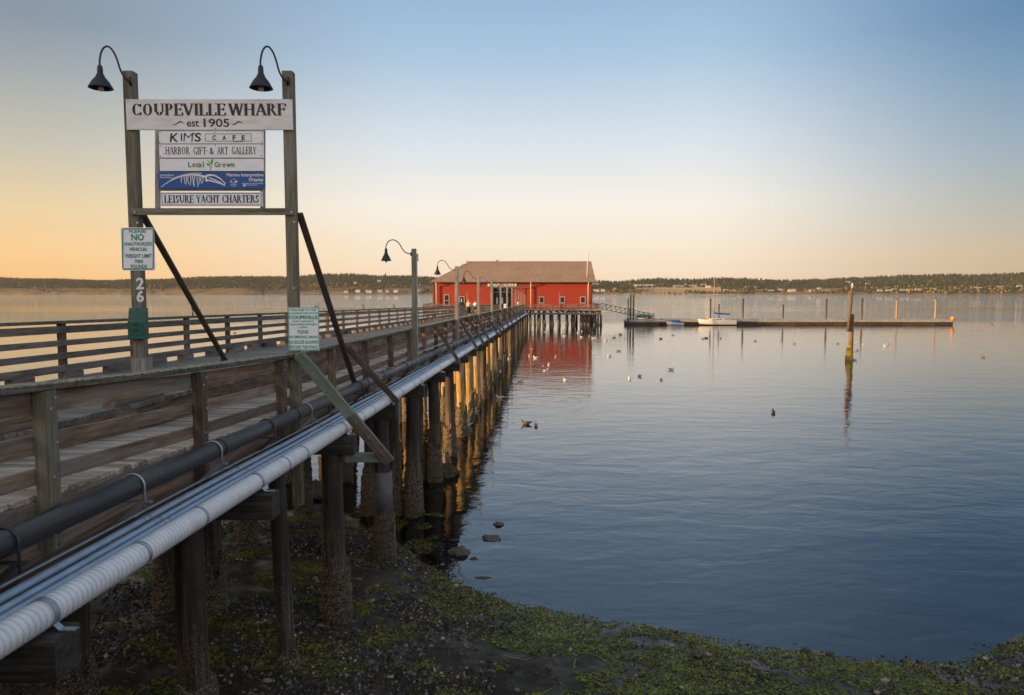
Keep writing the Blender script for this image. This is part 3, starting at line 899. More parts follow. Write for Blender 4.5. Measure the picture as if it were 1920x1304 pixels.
for k, d in enumerate(BENTS):
    zc = z_cap(d)
    if d < PIER_END - 2:
        b = MB()
        b.beam(PT(UL - .35, d, zc - .17), PT(-3.58 + random.uniform(-.08, .08), d, zc - .17), .32, .33, ch=.012)
        pp(b, 'pile_cap', M['creosote'])
    cr = 1.85 if d < 70 else None
    rows = [(-3.98, .20), (-5.3, .18), (-7.2, .18), (-9.1, .19)] if d < 55 else [(-3.98, .19), (-6.6, .18)] if d < 110 else [(-4.1, .19), (-8.6, .18)]
    for j, (u, rad) in enumerate(rows):
        du = random.uniform(-.12, .12)
        dd = random.uniform(-.12, .12)
        kw = {}
        if d > 30 and random.random() < (.75 if j else .5): kw['mat'] = 'sunlit_piling'
        if abs(d - 17.3) < .1 and j == 0: kw = dict(sleeve=(1.30, 2.35), label='piling wrapped in a grey concrete sleeve')
        if abs(d - 13.3) < .1 and j == 0: kw = dict(label='pale weathered piling with a white band of barnacles')
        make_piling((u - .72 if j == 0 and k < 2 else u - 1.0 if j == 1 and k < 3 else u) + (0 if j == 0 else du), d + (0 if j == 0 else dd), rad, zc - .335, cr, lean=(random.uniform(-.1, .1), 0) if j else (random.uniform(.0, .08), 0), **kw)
        npil += 1
make_piling(-4.22, 11.15, .135, z_cap(11.15) + .02, 1.15, 'thin dark piling between two pile caps', lean=(.1, 0))
for d in (21.0, 25.0, 29.0):
    make_piling(-4.55, d + .35, .17, z_cap(d) - .335, 1.7)
# kerb timbers along the edge of the upper deck
random.seed(5)
d = 7.2; b = MB()
while d < PIER_END - 3:
    L = random.choice((.55, .8, 1.3))
    b = MB()
    b.beam(PT(UE - .12, d, z_up(d) + .085), PT(UE - .12, d + L, z_up(d + L) + .085), .18, .17, ch=.012)
    if d < 95: pp(b, 'kerb_block', M['rail'])
    d += L + random.uniform(.9, 1.6)
# ------------------------------------------------------------------ right railing
rr_ = empty('railing', PT(UR, 30, 0), 'brown timber railing with lichen covered cap along the right edge of the pier', 'railing')
RO = Vector(rr_.location)
def rp(b, name, mat):
    o = b.build(name, mat, rr_); o.location = -RO; return o
random.seed(31)
RAILD = [3.4] + [6.3 + 2.83 * k for k in range(50)]
RAILD = [d for d in RAILD if d < PIER_END]
b = MB(); runbeam(b, UR + .0, lambda q: z_rail(q) - .03, 3.0, 12.52, .24, .065, 4.76, .008)
for d0, d1 in ((12.72, 17.5), (17.5, 23.3), (23.3, 29), (29, 35)): runbeam(b, UR, lambda q: z_rail(q) - .03, d0, d1, .22, .06, 6, .006)
runbeam(b, UR, lambda q: z_rail(q) - .03, 35, PIER_END, .22, .06, 8, 0)
rp(b, 'cap_rail', M['cap'])
for (dz, hh, nm) in ((.175, .19, 'rail_board'), (.53, .145, 'rail_board'), (.83, .145, 'rail_board')):
    b = MB()
    i = 0
    while i < len(RAILD) - 1:
        n_ = min(i + (2 if RAILD[i] > 40 else 1), len(RAILD) - 1); e = RAILD[n_]
        b.beam(PT(UR - .02, RAILD[i] + .0015, z_rail(RAILD[i]) - dz), PT(UR - .02, e - .0015, z_rail(e) - dz), .045, hh, ch=.004)
        i = n_
    rp(b, nm, M['rail_stained'] if dz < .2 else M['rail'])
for i, d in enumerate(RAILD):
    b = MB()
    zt = z_rail(d) - .066
    b.beam(PT(UR + .075, d, zt - 1.42), PT(UR + .075, d, zt), .14, .14, up=AX, ch=.008)
    for q in (1.28, 1.38):
        b.tube([PT(UR + .145, d, zt - q), PT(UR + .157, d, zt - q)], .016, 6)
    rp(b, 'post', M['green_wood'] if i == 1 else M['rail_post'])
for d in RAILD[:10]:
    for dz in (.13, .22, .53, .83):
        q = PT(UR + .145 + .0, d + (.03 if dz in (.13, .53) else -.03), z_rail(d) - dz)
        b = MB(); b.tube([q - SD * .004, q + SD * .010], .013, 7); rp(b, 'bolt', M['galv'])
random.seed(8)
for (dt, db) in ((15.6, 17.2), (27.9, 29.3), (35.9, 37.3), (39.8, 41.3), (43.9, 45.3), (51.6, 53.3), (59.8, 61.3), (67.8, 69.3), (75.8, 77.3), (87.8, 89.3), (99.8, 101.3)):
    b = MB()
    b.beam(PT(UR + .17, dt, z_rail(dt) - .07), PT(-3.56, db, z_cap(db) + .06), .14, .05, up=(0, 1, 0), ch=.004)
    rp(b, 'brace', M['brown_wood'])
for db in (17.2, 29.3):
    b = MB(); b.beam(PT(-3.535, db, z_cap(db) - .42), PT(-3.535, db, z_cap(db) + .16), .04, .13, up=AX, ch=.004); rp(b, 'cleat', M['grey_wood'])
# ------------------------------------------------------------------ left railing
lr = empty('railing', PT(UL, 30, 0), 'grey timber railing with bulky toe blocks along the left edge of the pier', 'railing')
LO = Vector(lr.location)
def lp(b, name, mat):
    o = b.build(name, mat, lr); o.location = -LO; return o
zl = lambda q: z_up(q) + 1.12
b = MB(); runbeam(b, UL, lambda q: zl(q) - .03, 4, 60, .20, .06, 4.8); runbeam(b, UL, lambda q: zl(q) - .03, 60, PIER_END, .20, .06, 8, 0)
lp(b, 'cap_rail', M['cap'])
for dz, hh in ((.17, .14), (.425, .11), (.67, .12), (.91, .13)):
    b = MB(); runbeam(b, UL + (.07 if dz < .8 else .11), lambda q: zl(q) - dz, 4, 70, .04 if dz < .8 else .12, hh, 4.8); runbeam(b, UL + .07, lambda q: zl(q) - dz, 70, PIER_END, .04, hh, 9.6, 0)
    lp(b, 'rail_board' if dz < .8 else 'toe_board', M['left_rail'])
LD = [6.6 + 2.4 * k for k in range(59)]
for d in LD:
    b = MB(); b.beam(PT(UL, d, z_up(d) - .3), PT(UL, d, zl(d) - .06), .10, .14, up=AX, ch=.005); lp(b, 'post', M['rail_post'])
random.seed(77); d = 5.6; nb = 0
while d < PIER_END - 4 and nb < 98:
    L = random.uniform(.5, .8)
    b = MB(); b.beam(PT(UL + .12, d, z_up(d) + .072), PT(UL + .12, d + L, z_up(d + L) + .072), .16, .145, ch=.008); lp(b, 'toe_block', M['left_rail'])
    d += L + random.uniform(.55, .95); nb += 1
for d in (19.2, 29.4, 36.9, 44.3):
    b = MB()
    for s in (-.14, .14):
        b.tube([PT(UL - .05, d + s, zl(d)), PT(UL - .05, d + s + .03, zl(d) + .12), PT(UL - .1, d + s + .06, zl(d) + .24)], .018, 6)
    b.tube([PT(UL - .08, d - .12, zl(d) + .16), PT(UL - .08, d + .16, zl(d) + .16)], .01, 6)
    lp(b, 'rod_holder', M['dark_metal'])
# ------------------------------------------------------------------ pipes along the right side
def pipe_run(u, zf, rad, d0, d1, seg, n=14, step=2.0, sag=.0, b=None):
    b = b or MB(); pts = []; d = d0
    while d < d1 + .01:
        pts.append(PT(u, d, zf(d) + sag * math.sin(d * .9))); d += step
    b.tube(pts, rad, n); return b
UB, UW = -4.2, -3.82
bp = empty('black_pipe', PT(UB, 30, z_black(30)), 'thick black plastic pipe clamped along the right side of the pier', 'pipe')
BO = Vector(bp.location)
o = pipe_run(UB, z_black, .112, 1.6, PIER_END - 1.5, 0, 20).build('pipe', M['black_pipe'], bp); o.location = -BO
random.seed(41)
cl = [5.45 + 1.75 * k for k in range(60)]
for i, d in enumerate(cl):
    b = MB(); z = z_black(d); c = PT(UB, d, z)
    arc = [c + SD * (.122 * math.cos(a)) + Vector((0, 0, .122 * math.sin(a))) for a in [math.radians(q) for q in range(-10, 200, 15)]]
    b.tube([arc[0] + Vector((0, 0, -.22))] + arc + [arc[-1] + Vector((0, 0, -.05))], .012, 6)
    b.beam(c + SD * .19 + Vector((0, 0, -.16)), c - SD * .16 + Vector((0, 0, -.16)), .045, .02, ch=0)
    b.beam(c + SD * .10 + Vector((0, 0, -.17)), c - SD * .2 + Vector((0, 0, -.42)), .04, .05, ch=0)
    o = b.build('clamp', M['galv'] if i % 3 else M['dark_metal'], bp); o.location = -BO
for d in (9.15, 11.9, 16.6, 17.6, 18.3, 22.0, 24.9, 27.4, 30.5, 33.4, 36.8, 41, 46, 51, 57, 63, 70):
    b = MB()
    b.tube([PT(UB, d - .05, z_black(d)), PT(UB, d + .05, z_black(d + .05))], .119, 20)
    o = b.build('coupling', M['black_pipe'], bp); o.location = -BO
wp = empty('white_pipe', PT(UW, 30, z_white(30)), 'thick white jacketed pipe with spiral ribs along the outer ends of the pile caps', 'pipe')
WO = Vector(wp.location)
b = MB(); pts = []; rd = []; d = 1.5
k = 0
while d < 24:
    pts.append(PT(UW, d, z_white(d))); rd.append((.1175, .1175, .1155, .1125, .1155)[k % 5]); d += .012 if d < 12 else .03; k += 1
b.tube(pts, rd, 20)
for i_ in range(len(pts)):
    for k_ in range(20): b.r[i_ * 20 + k_] = (0, 0, .15, .55, .15)[i_ % 5]
b.tube([PT(UW, q, z_white(q)) for q in frange(24, PIER_END - 1.5, 4)], .113, 16, r=0)
o = b.build('jacket', M['jacket'], wp); o.location = -WO
for i, d in enumerate([x for x in BENTS if x < PIER_END - 2]):
    b = MB(); c = PT(UW, d, z_white(d))
    arc = [c + SD * (.123 * math.cos(a)) + Vector((0, 0, .123 * math.sin(a))) for a in [math.radians(q) for q in range(-35, 181, 12)]]
    for p0, p1 in zip(arc, arc[1:]): b.beam(p0 - (p1 - p0) * .1, p1 + (p1 - p0) * .1, .006, .06, up=AX, ch=0)
    b.beam(arc[0], PT(UW + .14, d, z_cap(d) + .012), .006, .06, up=AX, ch=0)
    b.beam(PT(UW + .135, d, z_cap(d) + .01), PT(UW + .26, d, z_cap(d) + .01), .06, .008, ch=0)
    o = b.build('strap', M['galv'], wp); o.location = -WO
for d in [6.6, 7.75, 10.3, 11.1, 14.6, 15.5, 18.6, 20.3, 22.4, 25.3, 28.1, 31, 34, 38, 42, 47, 53, 58, 64, 70, 78, 86]:
    b = MB(); c = PT(UW, d, z_white(d))
    b.tube([PT(UW, d - .02, z_white(d)), PT(UW, d + .02, z_white(d))], .124, 20)
    o = b.build('joint_band', M['galv'], wp); o.location = -WO
for (u, dz, rad, mt, lb) in ((-3.985, .05, .036, 'conduit', 'blue grey steel conduit lying against the thick white pipe'),
                             (-4.085, .06, .036, 'conduit', 'middle blue grey conduit of the three beside the white pipe'),
                             (-4.20, .085, .040, 'conduit', 'blue grey conduit lying nearest the deck of the three'),
                             (-4.30, .13, .018, 'galv', 'thin pale conduit running tight along the pier edge beam')):
    e = empty('conduit', PT(u, 30, z_white(30)), lb, 'conduit', 'conduits along the pier')
    EO = Vector(e.location)
    o = pipe_run(u, lambda q: z_white(q) + dz, rad, 1.5, PIER_END - 1.5, 0, 10, 1.0, .008).build('tube', M[mt], e); o.location = -EO
    for d in (7.4, 9.6, 13.2, 17.5, 23, 30, 38, 47):
        b = MB(); b.tube([PT(u, d - .05, z_white(d) + dz), PT(u, d + .05, z_white(d) + dz)], rad * 1.3, 10)
        o = b.build('coupling', M['galv'], e); o.location = -EO
e = empty('cable', PT(-4.28, 25, z_black(25) + .2), 'pale cable curving along above the black pipe from the first lamp post', 'cable')
b = MB(); b.tube([PT(-4.33, q, z_black(q) + (.13 + .07 * math.sin((q - 23) * .35) + max(0, 26 - q) * .03)) for q in frange(23.65, 62, 1.2)], .02, 8)
o = b.build('sheath', M['galv'], e); o.location = -Vector(e.location)
# equipment box on the pier side
eb = empty('equipment_box', PT(-3.75, 57, z_cap(57)), 'grey green metal equipment box with black hose on the side of the pier', 'box')
b = MB(); b.box((0, 0, .25), .4, .6, .7, .02); b.build('case', M['lamp_post'], eb)
b = MB(); b.box((0, 0, .64), .46, .66, .06, .02); b.build('lid', M['dark_trim'], eb)
b = MB(); b.tube([(.1, -.2, .66), (.1, -.1, 1.0), (.05, .6, 1.25), (-.1, 1.6, 1.1), (-.2, 3, .7)], .05, 8); b.build('hose', M['black_pipe'], eb)
# ------------------------------------------------------------------ lamps
def gooseneck(parent, base, side, reach, rise, drop, sr, mats=('lamp_black', 'bulb')):
    """arm from base, up and over towards side (unit vector), shade hanging at its end"""
    base = Vector(base); side = Vector(side)
    P = [(0, 0), (.10, .02), (.22, .10), (.34, .30), (.44, .62), (.55, .86), (.70, 1.0), (.84, .96), (.94, .80), (1.0, .55), (1.0, .40)]
    pts = [base + side * (reach * x) + Vector((0, 0, rise * y)) for x, y in P]
    sm = []
    for i in range(len(pts) - 1):
        p0 = pts[max(i - 1, 0)]; p1 = pts[i]; p2 = pts[i + 1]; p3 = pts[min(i + 2, len(pts) - 1)]
        for t in (0, .33, .66):
            sm.append(.5 * ((2 * p1) + (p2 - p0) * t + (2 * p0 - 5 * p1 + 4 * p2 - p3) * t * t + (3 * p1 - p0 - 3 * p2 + p3) * t ** 3))
    sm.append(pts[-1])
    b = MB(); b.tube(sm, .016, 8)
    b.tube([base - side * .01, base + side * .035], .07, 12); b.build('arm', M[mats[0]], parent)
    e = pts[-1]
    b = MB(); prof = [(0, .034), (.03, .042), (.16, .048), (.17, .062), (.21, .07), (.30, sr * .70), (.42, sr), (.43, sr * 1.02)]
    b.tube([e - Vector((0, 0, h * drop / .43)) for h, r in prof], [r for h, r in prof], 20, caps=False)
    b.tube([e - Vector((0, 0, h * drop / .43 + .004)) for h, r in reversed(prof)], [r * .95 for h, r in reversed(prof)], 20, caps=False)
    sh = b.build('lamp_shade', M[mats[0]], parent)
    b = MB(); b.ball(e - Vector((0, 0, drop * .985)), .048, .048, .06); b.build('bulb', M[mats[1]], parent)
LAMPS = [23.6 + 11.1 * k for k in range(12)]
ORD = ['nearest', 'second nearest', 'third nearest', 'fourth nearest', 'fifth nearest', 'sixth nearest', 'seventh nearest', 'eighth nearest', 'ninth nearest', 'tenth nearest', 'eleventh nearest', 'farthest']
TOPH = [1.42, 1.25, 1.05, .93, .83, .72, .60, .42, .30, .10, -.12, -.35]
for i, d in enumerate(LAMPS):
    ln = empty('street_lamp', PT(UR + .02, d, z_walk(d)), ORD[i] + ' of the grey lamp posts along the right railing of the pier', 'street lamp', 'lamp posts along the pier')
    zt = W + TOPH[i] - z_walk(d)
    b = MB(); b.beam((.17, 0, -.45), (.17, 0, zt), .145, .145, up=AX, ch=.006); b.build('post', M['lamp_post'], ln)
    b = MB(); b.beam((.262, -.03, -.4), (.262, -.03, zt - .35), .035, .035, up=AX, ch=.004); b.build('conduit', M['galv'], ln)
    b = MB(); b.box((.28, 0, zt - .28), .06, .1, .24); b.build('junction_box', M['galv'], ln)
    gooseneck(ln, (.095, 0, zt - .17), -SD, .84, .46, .40, .165)
# ================================================================== SIGN GANTRY
def P(b, name, mat, root):
    o = b.build(name, mat, root)
    if root is not None: o.location = -Vector(root.location) if root.parent is None and root.type == 'EMPTY' else (0, 0, 0)
    return o
XV, ZV, YV = Vector((1, 0, 0)), Vector((0, 0, 1)), Vector((0, 1, 0))
_tc = {}
def text_shape(s, bold=0.0):
    key = (s, bold)
    if key in _tc: return _tc[key]
    cu = bpy.data.curves.new('t', 'FONT'); cu.body = s; cu.offset = bold; cu.resolution_u = 3
    ob = bpy.data.objects.new('t', cu); COL.objects.link(ob)
    dg = bpy.context.evaluated_depsgraph_get()
    me = bpy.data.meshes.new_from_object(ob.evaluated_get(dg))
    v = [(p.co.x, p.co.y) for p in me.vertices]; f = [tuple(p.vertices) for p in me.polygons]
    bpy.data.objects.remove(ob); bpy.data.curves.remove(cu); bpy.data.meshes.remove(me)
    _tc[key] = (v, f); return v, f
def place_flat(b, v, f, rect, Y, shear=0.0, flip=False):
    """fit flat shape v,f into the photo rectangle rect (x0,y0,x1,y1) on the upright plane Y"""
    x0, y0, x1, y1 = rect
    A = PY((x0 + x1) / 2, y1, Y); 
    xl = PY(x0, (y0 + y1) / 2, Y).x; xr = PY(x1, (y0 + y1) / 2, Y).x
    zb = A.z; zt = PY((x0 + x1) / 2, y0, Y).z
    mx = min(p[0] for p in v); Mx = max(p[0] for p in v); my = min(p[1] for p in v); My = max(p[1] for p in v)
    vs = []
    for x, y in v:
        tx = (x - mx) / (Mx - mx + 1e-9); ty = (y - my) / (My - my + 1e-9)
        vs.append((xl + (xr - xl) * (tx + shear * (ty - .5)), Y, zb + (zt - zb) * ty))
    out = []
    for q in f:
        a, c, d = [Vector(vs[i]) for i in q[:3]]
        n = (c - a).cross(d - a)
        out.append(q if n.y < 0 else tuple(reversed(q)))
    b.add(vs, out)
def txt(b, s, rect, Y, bold=.012, shear=0):
    v, f = text_shape(s, bold); place_flat(b, v, f, rect, Y, shear)
# a roman stroke alphabet (thick and thin strokes with serifs)
SERIF = {
 'A': (.82, [('l', .08, 0, .41, 1, .4), ('l', .41, 1, .74, 0, 1), ('h', .2, .62, .33)], [(.08, 0), (.74, 0)]),
 'B': (.70, [('l', .16, 0, .16, 1, 1), ('b', .16, .53, .60, 1), ('b', .16, 0, .64, .55)], [(.12, 0), (.12, 1)]),
 'C': (.80, [('c', .44, .5, .36, .5, 40, 320), ('l', .74, .98, .74, .70, .4), ('l', .74, .02, .74, .28, .3)], []),
 'E': (.70, [('l', .16, 0, .16, 1, 1), ('h', .16, .62, .97), ('h', .16, .52, .52), ('h', .16, .66, .03), ('l', .62, .98, .62, .78, .4), ('l', .66, .02, .66, .25, .4), ('l', .52, .40, .52, .64, .35)], [(.12, 0), (.12, 1)]),
 'F': (.66, [('l', .16, 0, .16, 1, 1), ('h', .16, .62, .97), ('h', .16, .52, .52), ('l', .62, .98, .62, .76, .4), ('l', .52, .40, .52, .64, .35)], [(.16, 0), (.12, 1)]),
 'G': (.84, [('c', .44, .5, .36, .5, 42, 330), ('l', .74, .98, .74, .72, .4), ('l', .72, .02, .72, .42, .9)], [(.72, .42)]),
 'H': (.86, [('l', .16, 0, .16, 1, 1), ('l', .70, 0, .70, 1, 1), ('h', .16, .70, .51)], [(.16, 0), (.16, 1), (.70, 0), (.70, 1)]),
 'I': (.36, [('l', .18, 0, .18, 1, 1)], [(.18, 0), (.18, 1)]),
 'L': (.66, [('l', .16, 0, .16, 1, 1), ('h', .16, .62, .03), ('l', .62, .02, .62, .28, .4)], [(.14, 0), (.16, 1)]),
 'O': (.90, [('c', .45, .5, .37, .5, 0, 360)], []),
 'P': (.68, [('l', .16, 0, .16, 1, 1), ('b', .16, .46, .62, 1)], [(.16, 0), (.12, 1)]),
 'R': (.78, [('l', .16, 0, .16, 1, 1), ('b', .16, .48, .60, 1), ('l', .38, .50, .70, 0, .9)], [(.16, 0), (.12, 1), (.72, 0)]),
 'S': (.62, [('c', .31, .74, .22, .26, 20, 265), ('c', .31, .26, .24, .26, -160, 90), ('l', .54, .98, .54, .74, .35), ('l', .06, .02, .06, .28, .35)], []),
 'T': (.74, [('l', .37, 0, .37, 1, 1), ('h', .04, .70, .97), ('l', .05, .98, .05, .76, .4), ('l', .69, .98, .69, .76, .4)], [(.37, 0)]),
 'U': (.84, [('l', .16, .3, .16, 1, 1), ('l', .70, .3, .70, 1, .5), ('c', .43, .3, .27, .30, 180, 360)], [(.16, 1), (.70, 1)]),
 'V': (.80, [('l', .08, 1, .40, 0, 1), ('l', .40, 0, .72, 1, .4)], [(.08, 1), (.72, 1)]),
 'W': (1.12, [('l', .08, 1, .33, 0, 1), ('l', .33, 0, .56, 1, .4), ('l', .56, 1, .80, 0, 1), ('l', .80, 0, 1.04, 1, .4)], [(.08, 1), (.56, 1), (1.04, 1)]),
 'Y': (.78, [('l', .08, 1, .39, .46, 1), ('l', .39, .46, .70, 1, .4), ('l', .39, 0, .39, .48, 1)], [(.08, 1), (.70, 1), (.39, 0)]),
 '&': (.86, [('c', .36, .76, .16, .22, 0, 360), ('c', .32, .25, .24, .25, 0, 360), ('l', .26, .62, .74, .02, .9), ('l', .56, .2, .72, .46, .4)], [(.72, .48)]),
 ' ': (.42, [], []),
}
def stxt(b, s, rect, Y, wt=.15, thin=.45):
    x0, y0, x1, y1 = rect
    tot = sum(SERIF[c][0] + .04 for c in s)
    xl = PY(x0, (y0 + y1) / 2, Y).x; xr = PY(x1, (y0 + y1) / 2, Y).x
    zb = PY((x0 + x1) / 2, y1, Y).z; zt = PY((x0 + x1) / 2, y0, Y).z
    sx = (xr - xl) / tot; sz = zt - zb; pen = 0; kz = [0]
    def quad(pts):
        kz[0] += 1
        y = Y - .00012 * (kz[0] % 9)
        vs = [(xl + (pen + px) * sx, y, zb + pz * sz) for px, pz in pts]
        a, c, d = [Vector(v) for v in vs[:3]]
        n = len(vs); idx = tuple(range(n))
        b.add(vs, [idx if (c - a).cross(d - a).y < 0 else tuple(reversed(idx))])
    for ch in s:
        w, st, se = SERIF[ch]
        for q in st:
            if q[0] == 'l':
                _, ax, ay, bx_, by, t = q
                h = wt * max(t, thin) / 2
                if abs(ay - by) > .3: quad([(ax - h, ay), (ax + h, ay), (bx_ + h, by), (bx_ - h, by)])
                else: quad([(ax - h, ay), (ax + h, ay), (bx_ + h, by), (bx_ - h, by)])
            elif q[0] == 'h':
                _, ax, bx_, yy = q; h = .035
                quad([(ax, yy - h), (bx_, yy - h), (bx_, yy + h), (ax, yy + h)])
            elif q[0] == 'c':
                _, cx, cy, rx, ry, a0, a1 = q; n = 18
                for i in range(n):
                    u0 = R(a0 + (a1 - a0) * i / n); u1 = R(a0 + (a1 - a0) * (i + 1) / n)
                    def pt(u, o):
                        t = wt * (thin + (1 - thin) * abs(math.cos(u))) * .5
                        return (cx + (rx - t + o * t) * math.cos(u), cy + (ry - .035 + o * .035) * math.sin(u))
                    quad([pt(u0, 1), pt(u1, 1), pt(u1, -1), pt(u0, -1)])
            elif q[0] == 'b':
                _, ax, ay, bx_, by = q; cy = (ay + by) / 2; ry = (by - ay) / 2; cx = ax + (bx_ - ax) * .45; rx = bx_ - cx
                quad([(ax, by - .07), (cx, by - .07), (cx, by), (ax, by)]); quad([(ax, ay), (cx, ay), (cx, ay + .07), (ax, ay + .07)])
                n = 10
                for i in range(n):
                    u0 = R(-90 + 180 * i / n); u1 = R(-90 + 180 * (i + 1) / n)
                    def pt(u, o):
                        t = wt * (thin + (1 - thin) * abs(math.cos(u))) * .5
                        return (cx + (rx - t + o * t) * math.cos(u), cy + (ry - .035 + o * .035) * math.sin(u))
                    quad([pt(u0, 1), pt(u1, 1), pt(u1, -1), pt(u0, -1)])
        for (px, pz) in se:
            yy = .0 if pz == 0 else pz - .05
            quad([(px - wt * .5 - .06, yy), (px + wt * .5 + .06, yy), (px + wt * .5 + .06, yy + .05), (px - wt * .5 - .06, yy + .05)])
        pen += w + .04
GY = 12.62                                  # the gantry's posts stand here
FY = GY - .10                               # face of the posts
gan = empty('sign_gantry', PY(400, 734, GY), 'tall timber gantry of two posts carrying the sign boards at the pier entrance', 'gantry')
pl0 = PY(262, 600, GY); pr0 = PY(551.5, 600, GY)
zl_top = PY(252, 136, GY).z; zr_top = PY(540, 136, GY).z
random.seed(51)
b = MB(); b.beam((pl0.x, GY, z_up(GY) - .3), (pl0.x, GY, zl_top), .175, .19, up=YV, ch=.012); lp_ = P(b, 'post', M['green_wood'], gan)
b = MB(); b.beam((pr0.x, GY, PY(560, 946, GY).z), (pr0.x, GY, zr_top), .175, .19, up=YV, ch=.012); rp_ = P(b, 'post', M['green_wood'], gan)
b = MB(); b.beam((pl0.x + .02, GY - .02, z_walk(GY) - .3), (pl0.x + .02, GY - .02, PY(270, 671, GY).z), .27, .24, up=YV, ch=.015); P(b, 'base_block', M['grey_wood'], gan)
b = MB(); z = PY(400, 397.5, FY).z
b.beam((PY(247, 397, FY).x, FY - .025, z), (PY(552, 397, FY).x, FY - .025, z), .05, .115, ch=.004); P(b, 'crossbar', M['green_wood'], gan)
for x in (297.5, 494):
    b = MB(); b.beam((PY(x, 390, FY).x, FY - .03, z + .06), (PY(x, 246, FY).x, FY - .03, PY(x, 245, FY).z), .075, .05, up=YV, ch=.003); P(b, 'batten', M['grey_wood'], gan)
b = MB(); place = [PY(296.5, 355, FY), PY(496.5, 244.5, FY)]
b.box(((place[0].x + place[1].x) / 2, FY - .028, (place[0].z + place[1].z) / 2), place[1].x - place[0].x - .02, .03, place[1].z - place[0].z, .002); P(b, 'backing_panel', M['grey_wood'], gan)
b = MB(); zz = PY(400, 357, FY).z
b.beam((PY(300, 357, FY).x, FY - .03, zz), (PY(491, 357, FY).x, FY - .03, zz), .05, .03, ch=.002); P(b, 'rail', M['grey_wood'], gan)
# braces back along the pier
b = MB(); e = PT(-7.75, 17.4, z_up(17.4)); b.beam((pl0.x + .11, GY + .05, PY(275, 405, GY).z), e, .05, .115, up=XV, ch=.005); P(b, 'brace', M['dark_brace'], gan)
b = MB(); b.beam(e + Vector((-.06, -.1, -.02)), e + Vector((-.06, -.1, .16)), .1, .09, up=YV); P(b, 'cleat', M['green_wood'], gan)
b = MB(); e = PT(-4.36, 16.4, z_walk(16.4) - .05); b.beam((pr0.x + .12, GY + .05, PY(560, 400, GY).z), e, .05, .115, up=XV, ch=.005); P(b, 'brace', M['dark_brace'], gan)
# outrigger brace to the end of a pile cap
db = 13.3
t0 = Vector((pr0.x + .10, GY - .15, PY(572, 662, GY).z)); t1 = PT(-2.93, db, z_cap(db) - .50)
mid = t0.lerp(t1, .56)
b = MB(); b.beam(t0, mid, .21, .06, up=(0, 1, .3), ch=.006); P(b, 'outrigger_brace', M['pale_green'], gan)
b = MB(); b.beam(mid - (t1 - t0).normalized() * .02, t1, .215, .075, up=(0, 1, .3), ch=.006); P(b, 'outrigger_brace', M['brown_wood'], gan)
for t in (.62, .76, .90):
    c = t0.lerp(t1, t); n_ = Vector((0, -1, -.3)).normalized()
    for s in (1,):
        b = MB(); b.tube([c + n_ * s * .03, c + n_ * s * .055], .026, 8); P(b, 'bolt', M['galv'], gan)
b = MB(); b.beam(PT(-3.75, 13.3, z_cap(13.3) - .42), PT(-2.98, db + .1, z_cap(db) - .44), .12, .17, ch=.005); P(b, 'outrigger_beam', M['pale_green'], gan)
for (x, y) in ((253, 398), (547, 398), (258, 418), (552, 417), (551, 541), (283, 545)):
    p = PY(x, y, FY - (.052 if y < 400 else .0)); b = MB(); b.tube([p + YV * .01, p - YV * .018], .02, 8); P(b, 'bolt', M['galv'], gan)
# white house number
b = MB(); txt(b, '2', (255, 521, 270, 543), FY - .004, .03, .08); P(b, 'number', M['ink_white'], gan)
b = MB(); txt(b, '6', (256, 545, 270, 567), FY - .004, .03, .08); P(b, 'number', M['ink_white'], gan)
def board(name, rect, Y, th, mat, label, cat='sign board', corner=0.0, group='sign boards on the gantry'):
    x0, y0, x1, y1 = rect
    a = PY(x0, y1, Y); c = PY(x1, y0, Y); aa = PY(x0, y0, Y); cc = PY(x1, y1, Y)
    xl0, xr0, zb, zt, xl1, xr1 = a.x, cc.x, (a.z + cc.z) / 2, (c.z + aa.z) / 2, aa.x, c.x
    w = (xr0 + xr1 - xl0 - xl1) / 2; cx = (xl0 + xl1 + xr0 + xr1) / 4
    if corner:
        poly = []
        for (px, pz, s0) in ((cx + w / 2, zb, -90), (cx + w / 2, zt, 0), (cx - w / 2, zt, 90), (cx - w / 2, zb, 180)):
            sx = -1 if px > cx else 1; sz = 1 if pz == zb else -1
            for k in range(4):
                u = R(s0 + 30 * k); poly.append((px + sx * corner + corner * math.cos(u), pz + sz * corner + corner * math.sin(u)))
    else: poly = [(cx - w / 2, zb), (cx + w / 2, zb), (cx + w / 2, zt), (cx - w / 2, zt)]
    b = MB(); b.prism(poly, (0, Y + th, 0), XV, ZV, th)
    o = b.build(name, mat); tag(o, label, cat, group)
    return o
def letters(parent, mat, items, Y, name='lettering', serif=False, **kw):
    for s, rect in items:
        b = MB()
        if serif: stxt(b, s, rect, Y, **kw)
        else: txt(b, s, rect, Y, **kw)
        b.build(name, mat, parent)
def screws(o, pts, Y):
    for x, y in pts:
        p = PY(x, y, Y); b = MB(); b.tube([p + YV * .004, p - YV * .006], .009, 6); b.build('screw', M['brown_wood'], o)
def framepx(b, rect, t, Y):
    x0, y0, x1, y1 = rect
    for r in ((x0, y0, x1, y0 + t), (x0, y1 - t, x1, y1), (x0, y0 + t, x0 + t, y1 - t), (x1 - t, y0 + t, x1, y1 - t)):
        place_flat(b, [(0, 0), (1, 0), (1, 1), (0, 1)], [(0, 1, 2, 3)], r, Y)
Y1 = FY - .045; T1 = Y1 - .0035
main = board('sign_board', (236.5, 186.5, 548, 243.5), Y1, .04, M['white_board'], 'wide weathered white name board at the top of the gantry')
letters(main, M['ink_brown'], [('COUPEVILLE', (246, 194.5, 424, 217)), ('WHARF', (429, 194.5, 537, 217))], T1, serif=True, wt=.23, thin=.6)
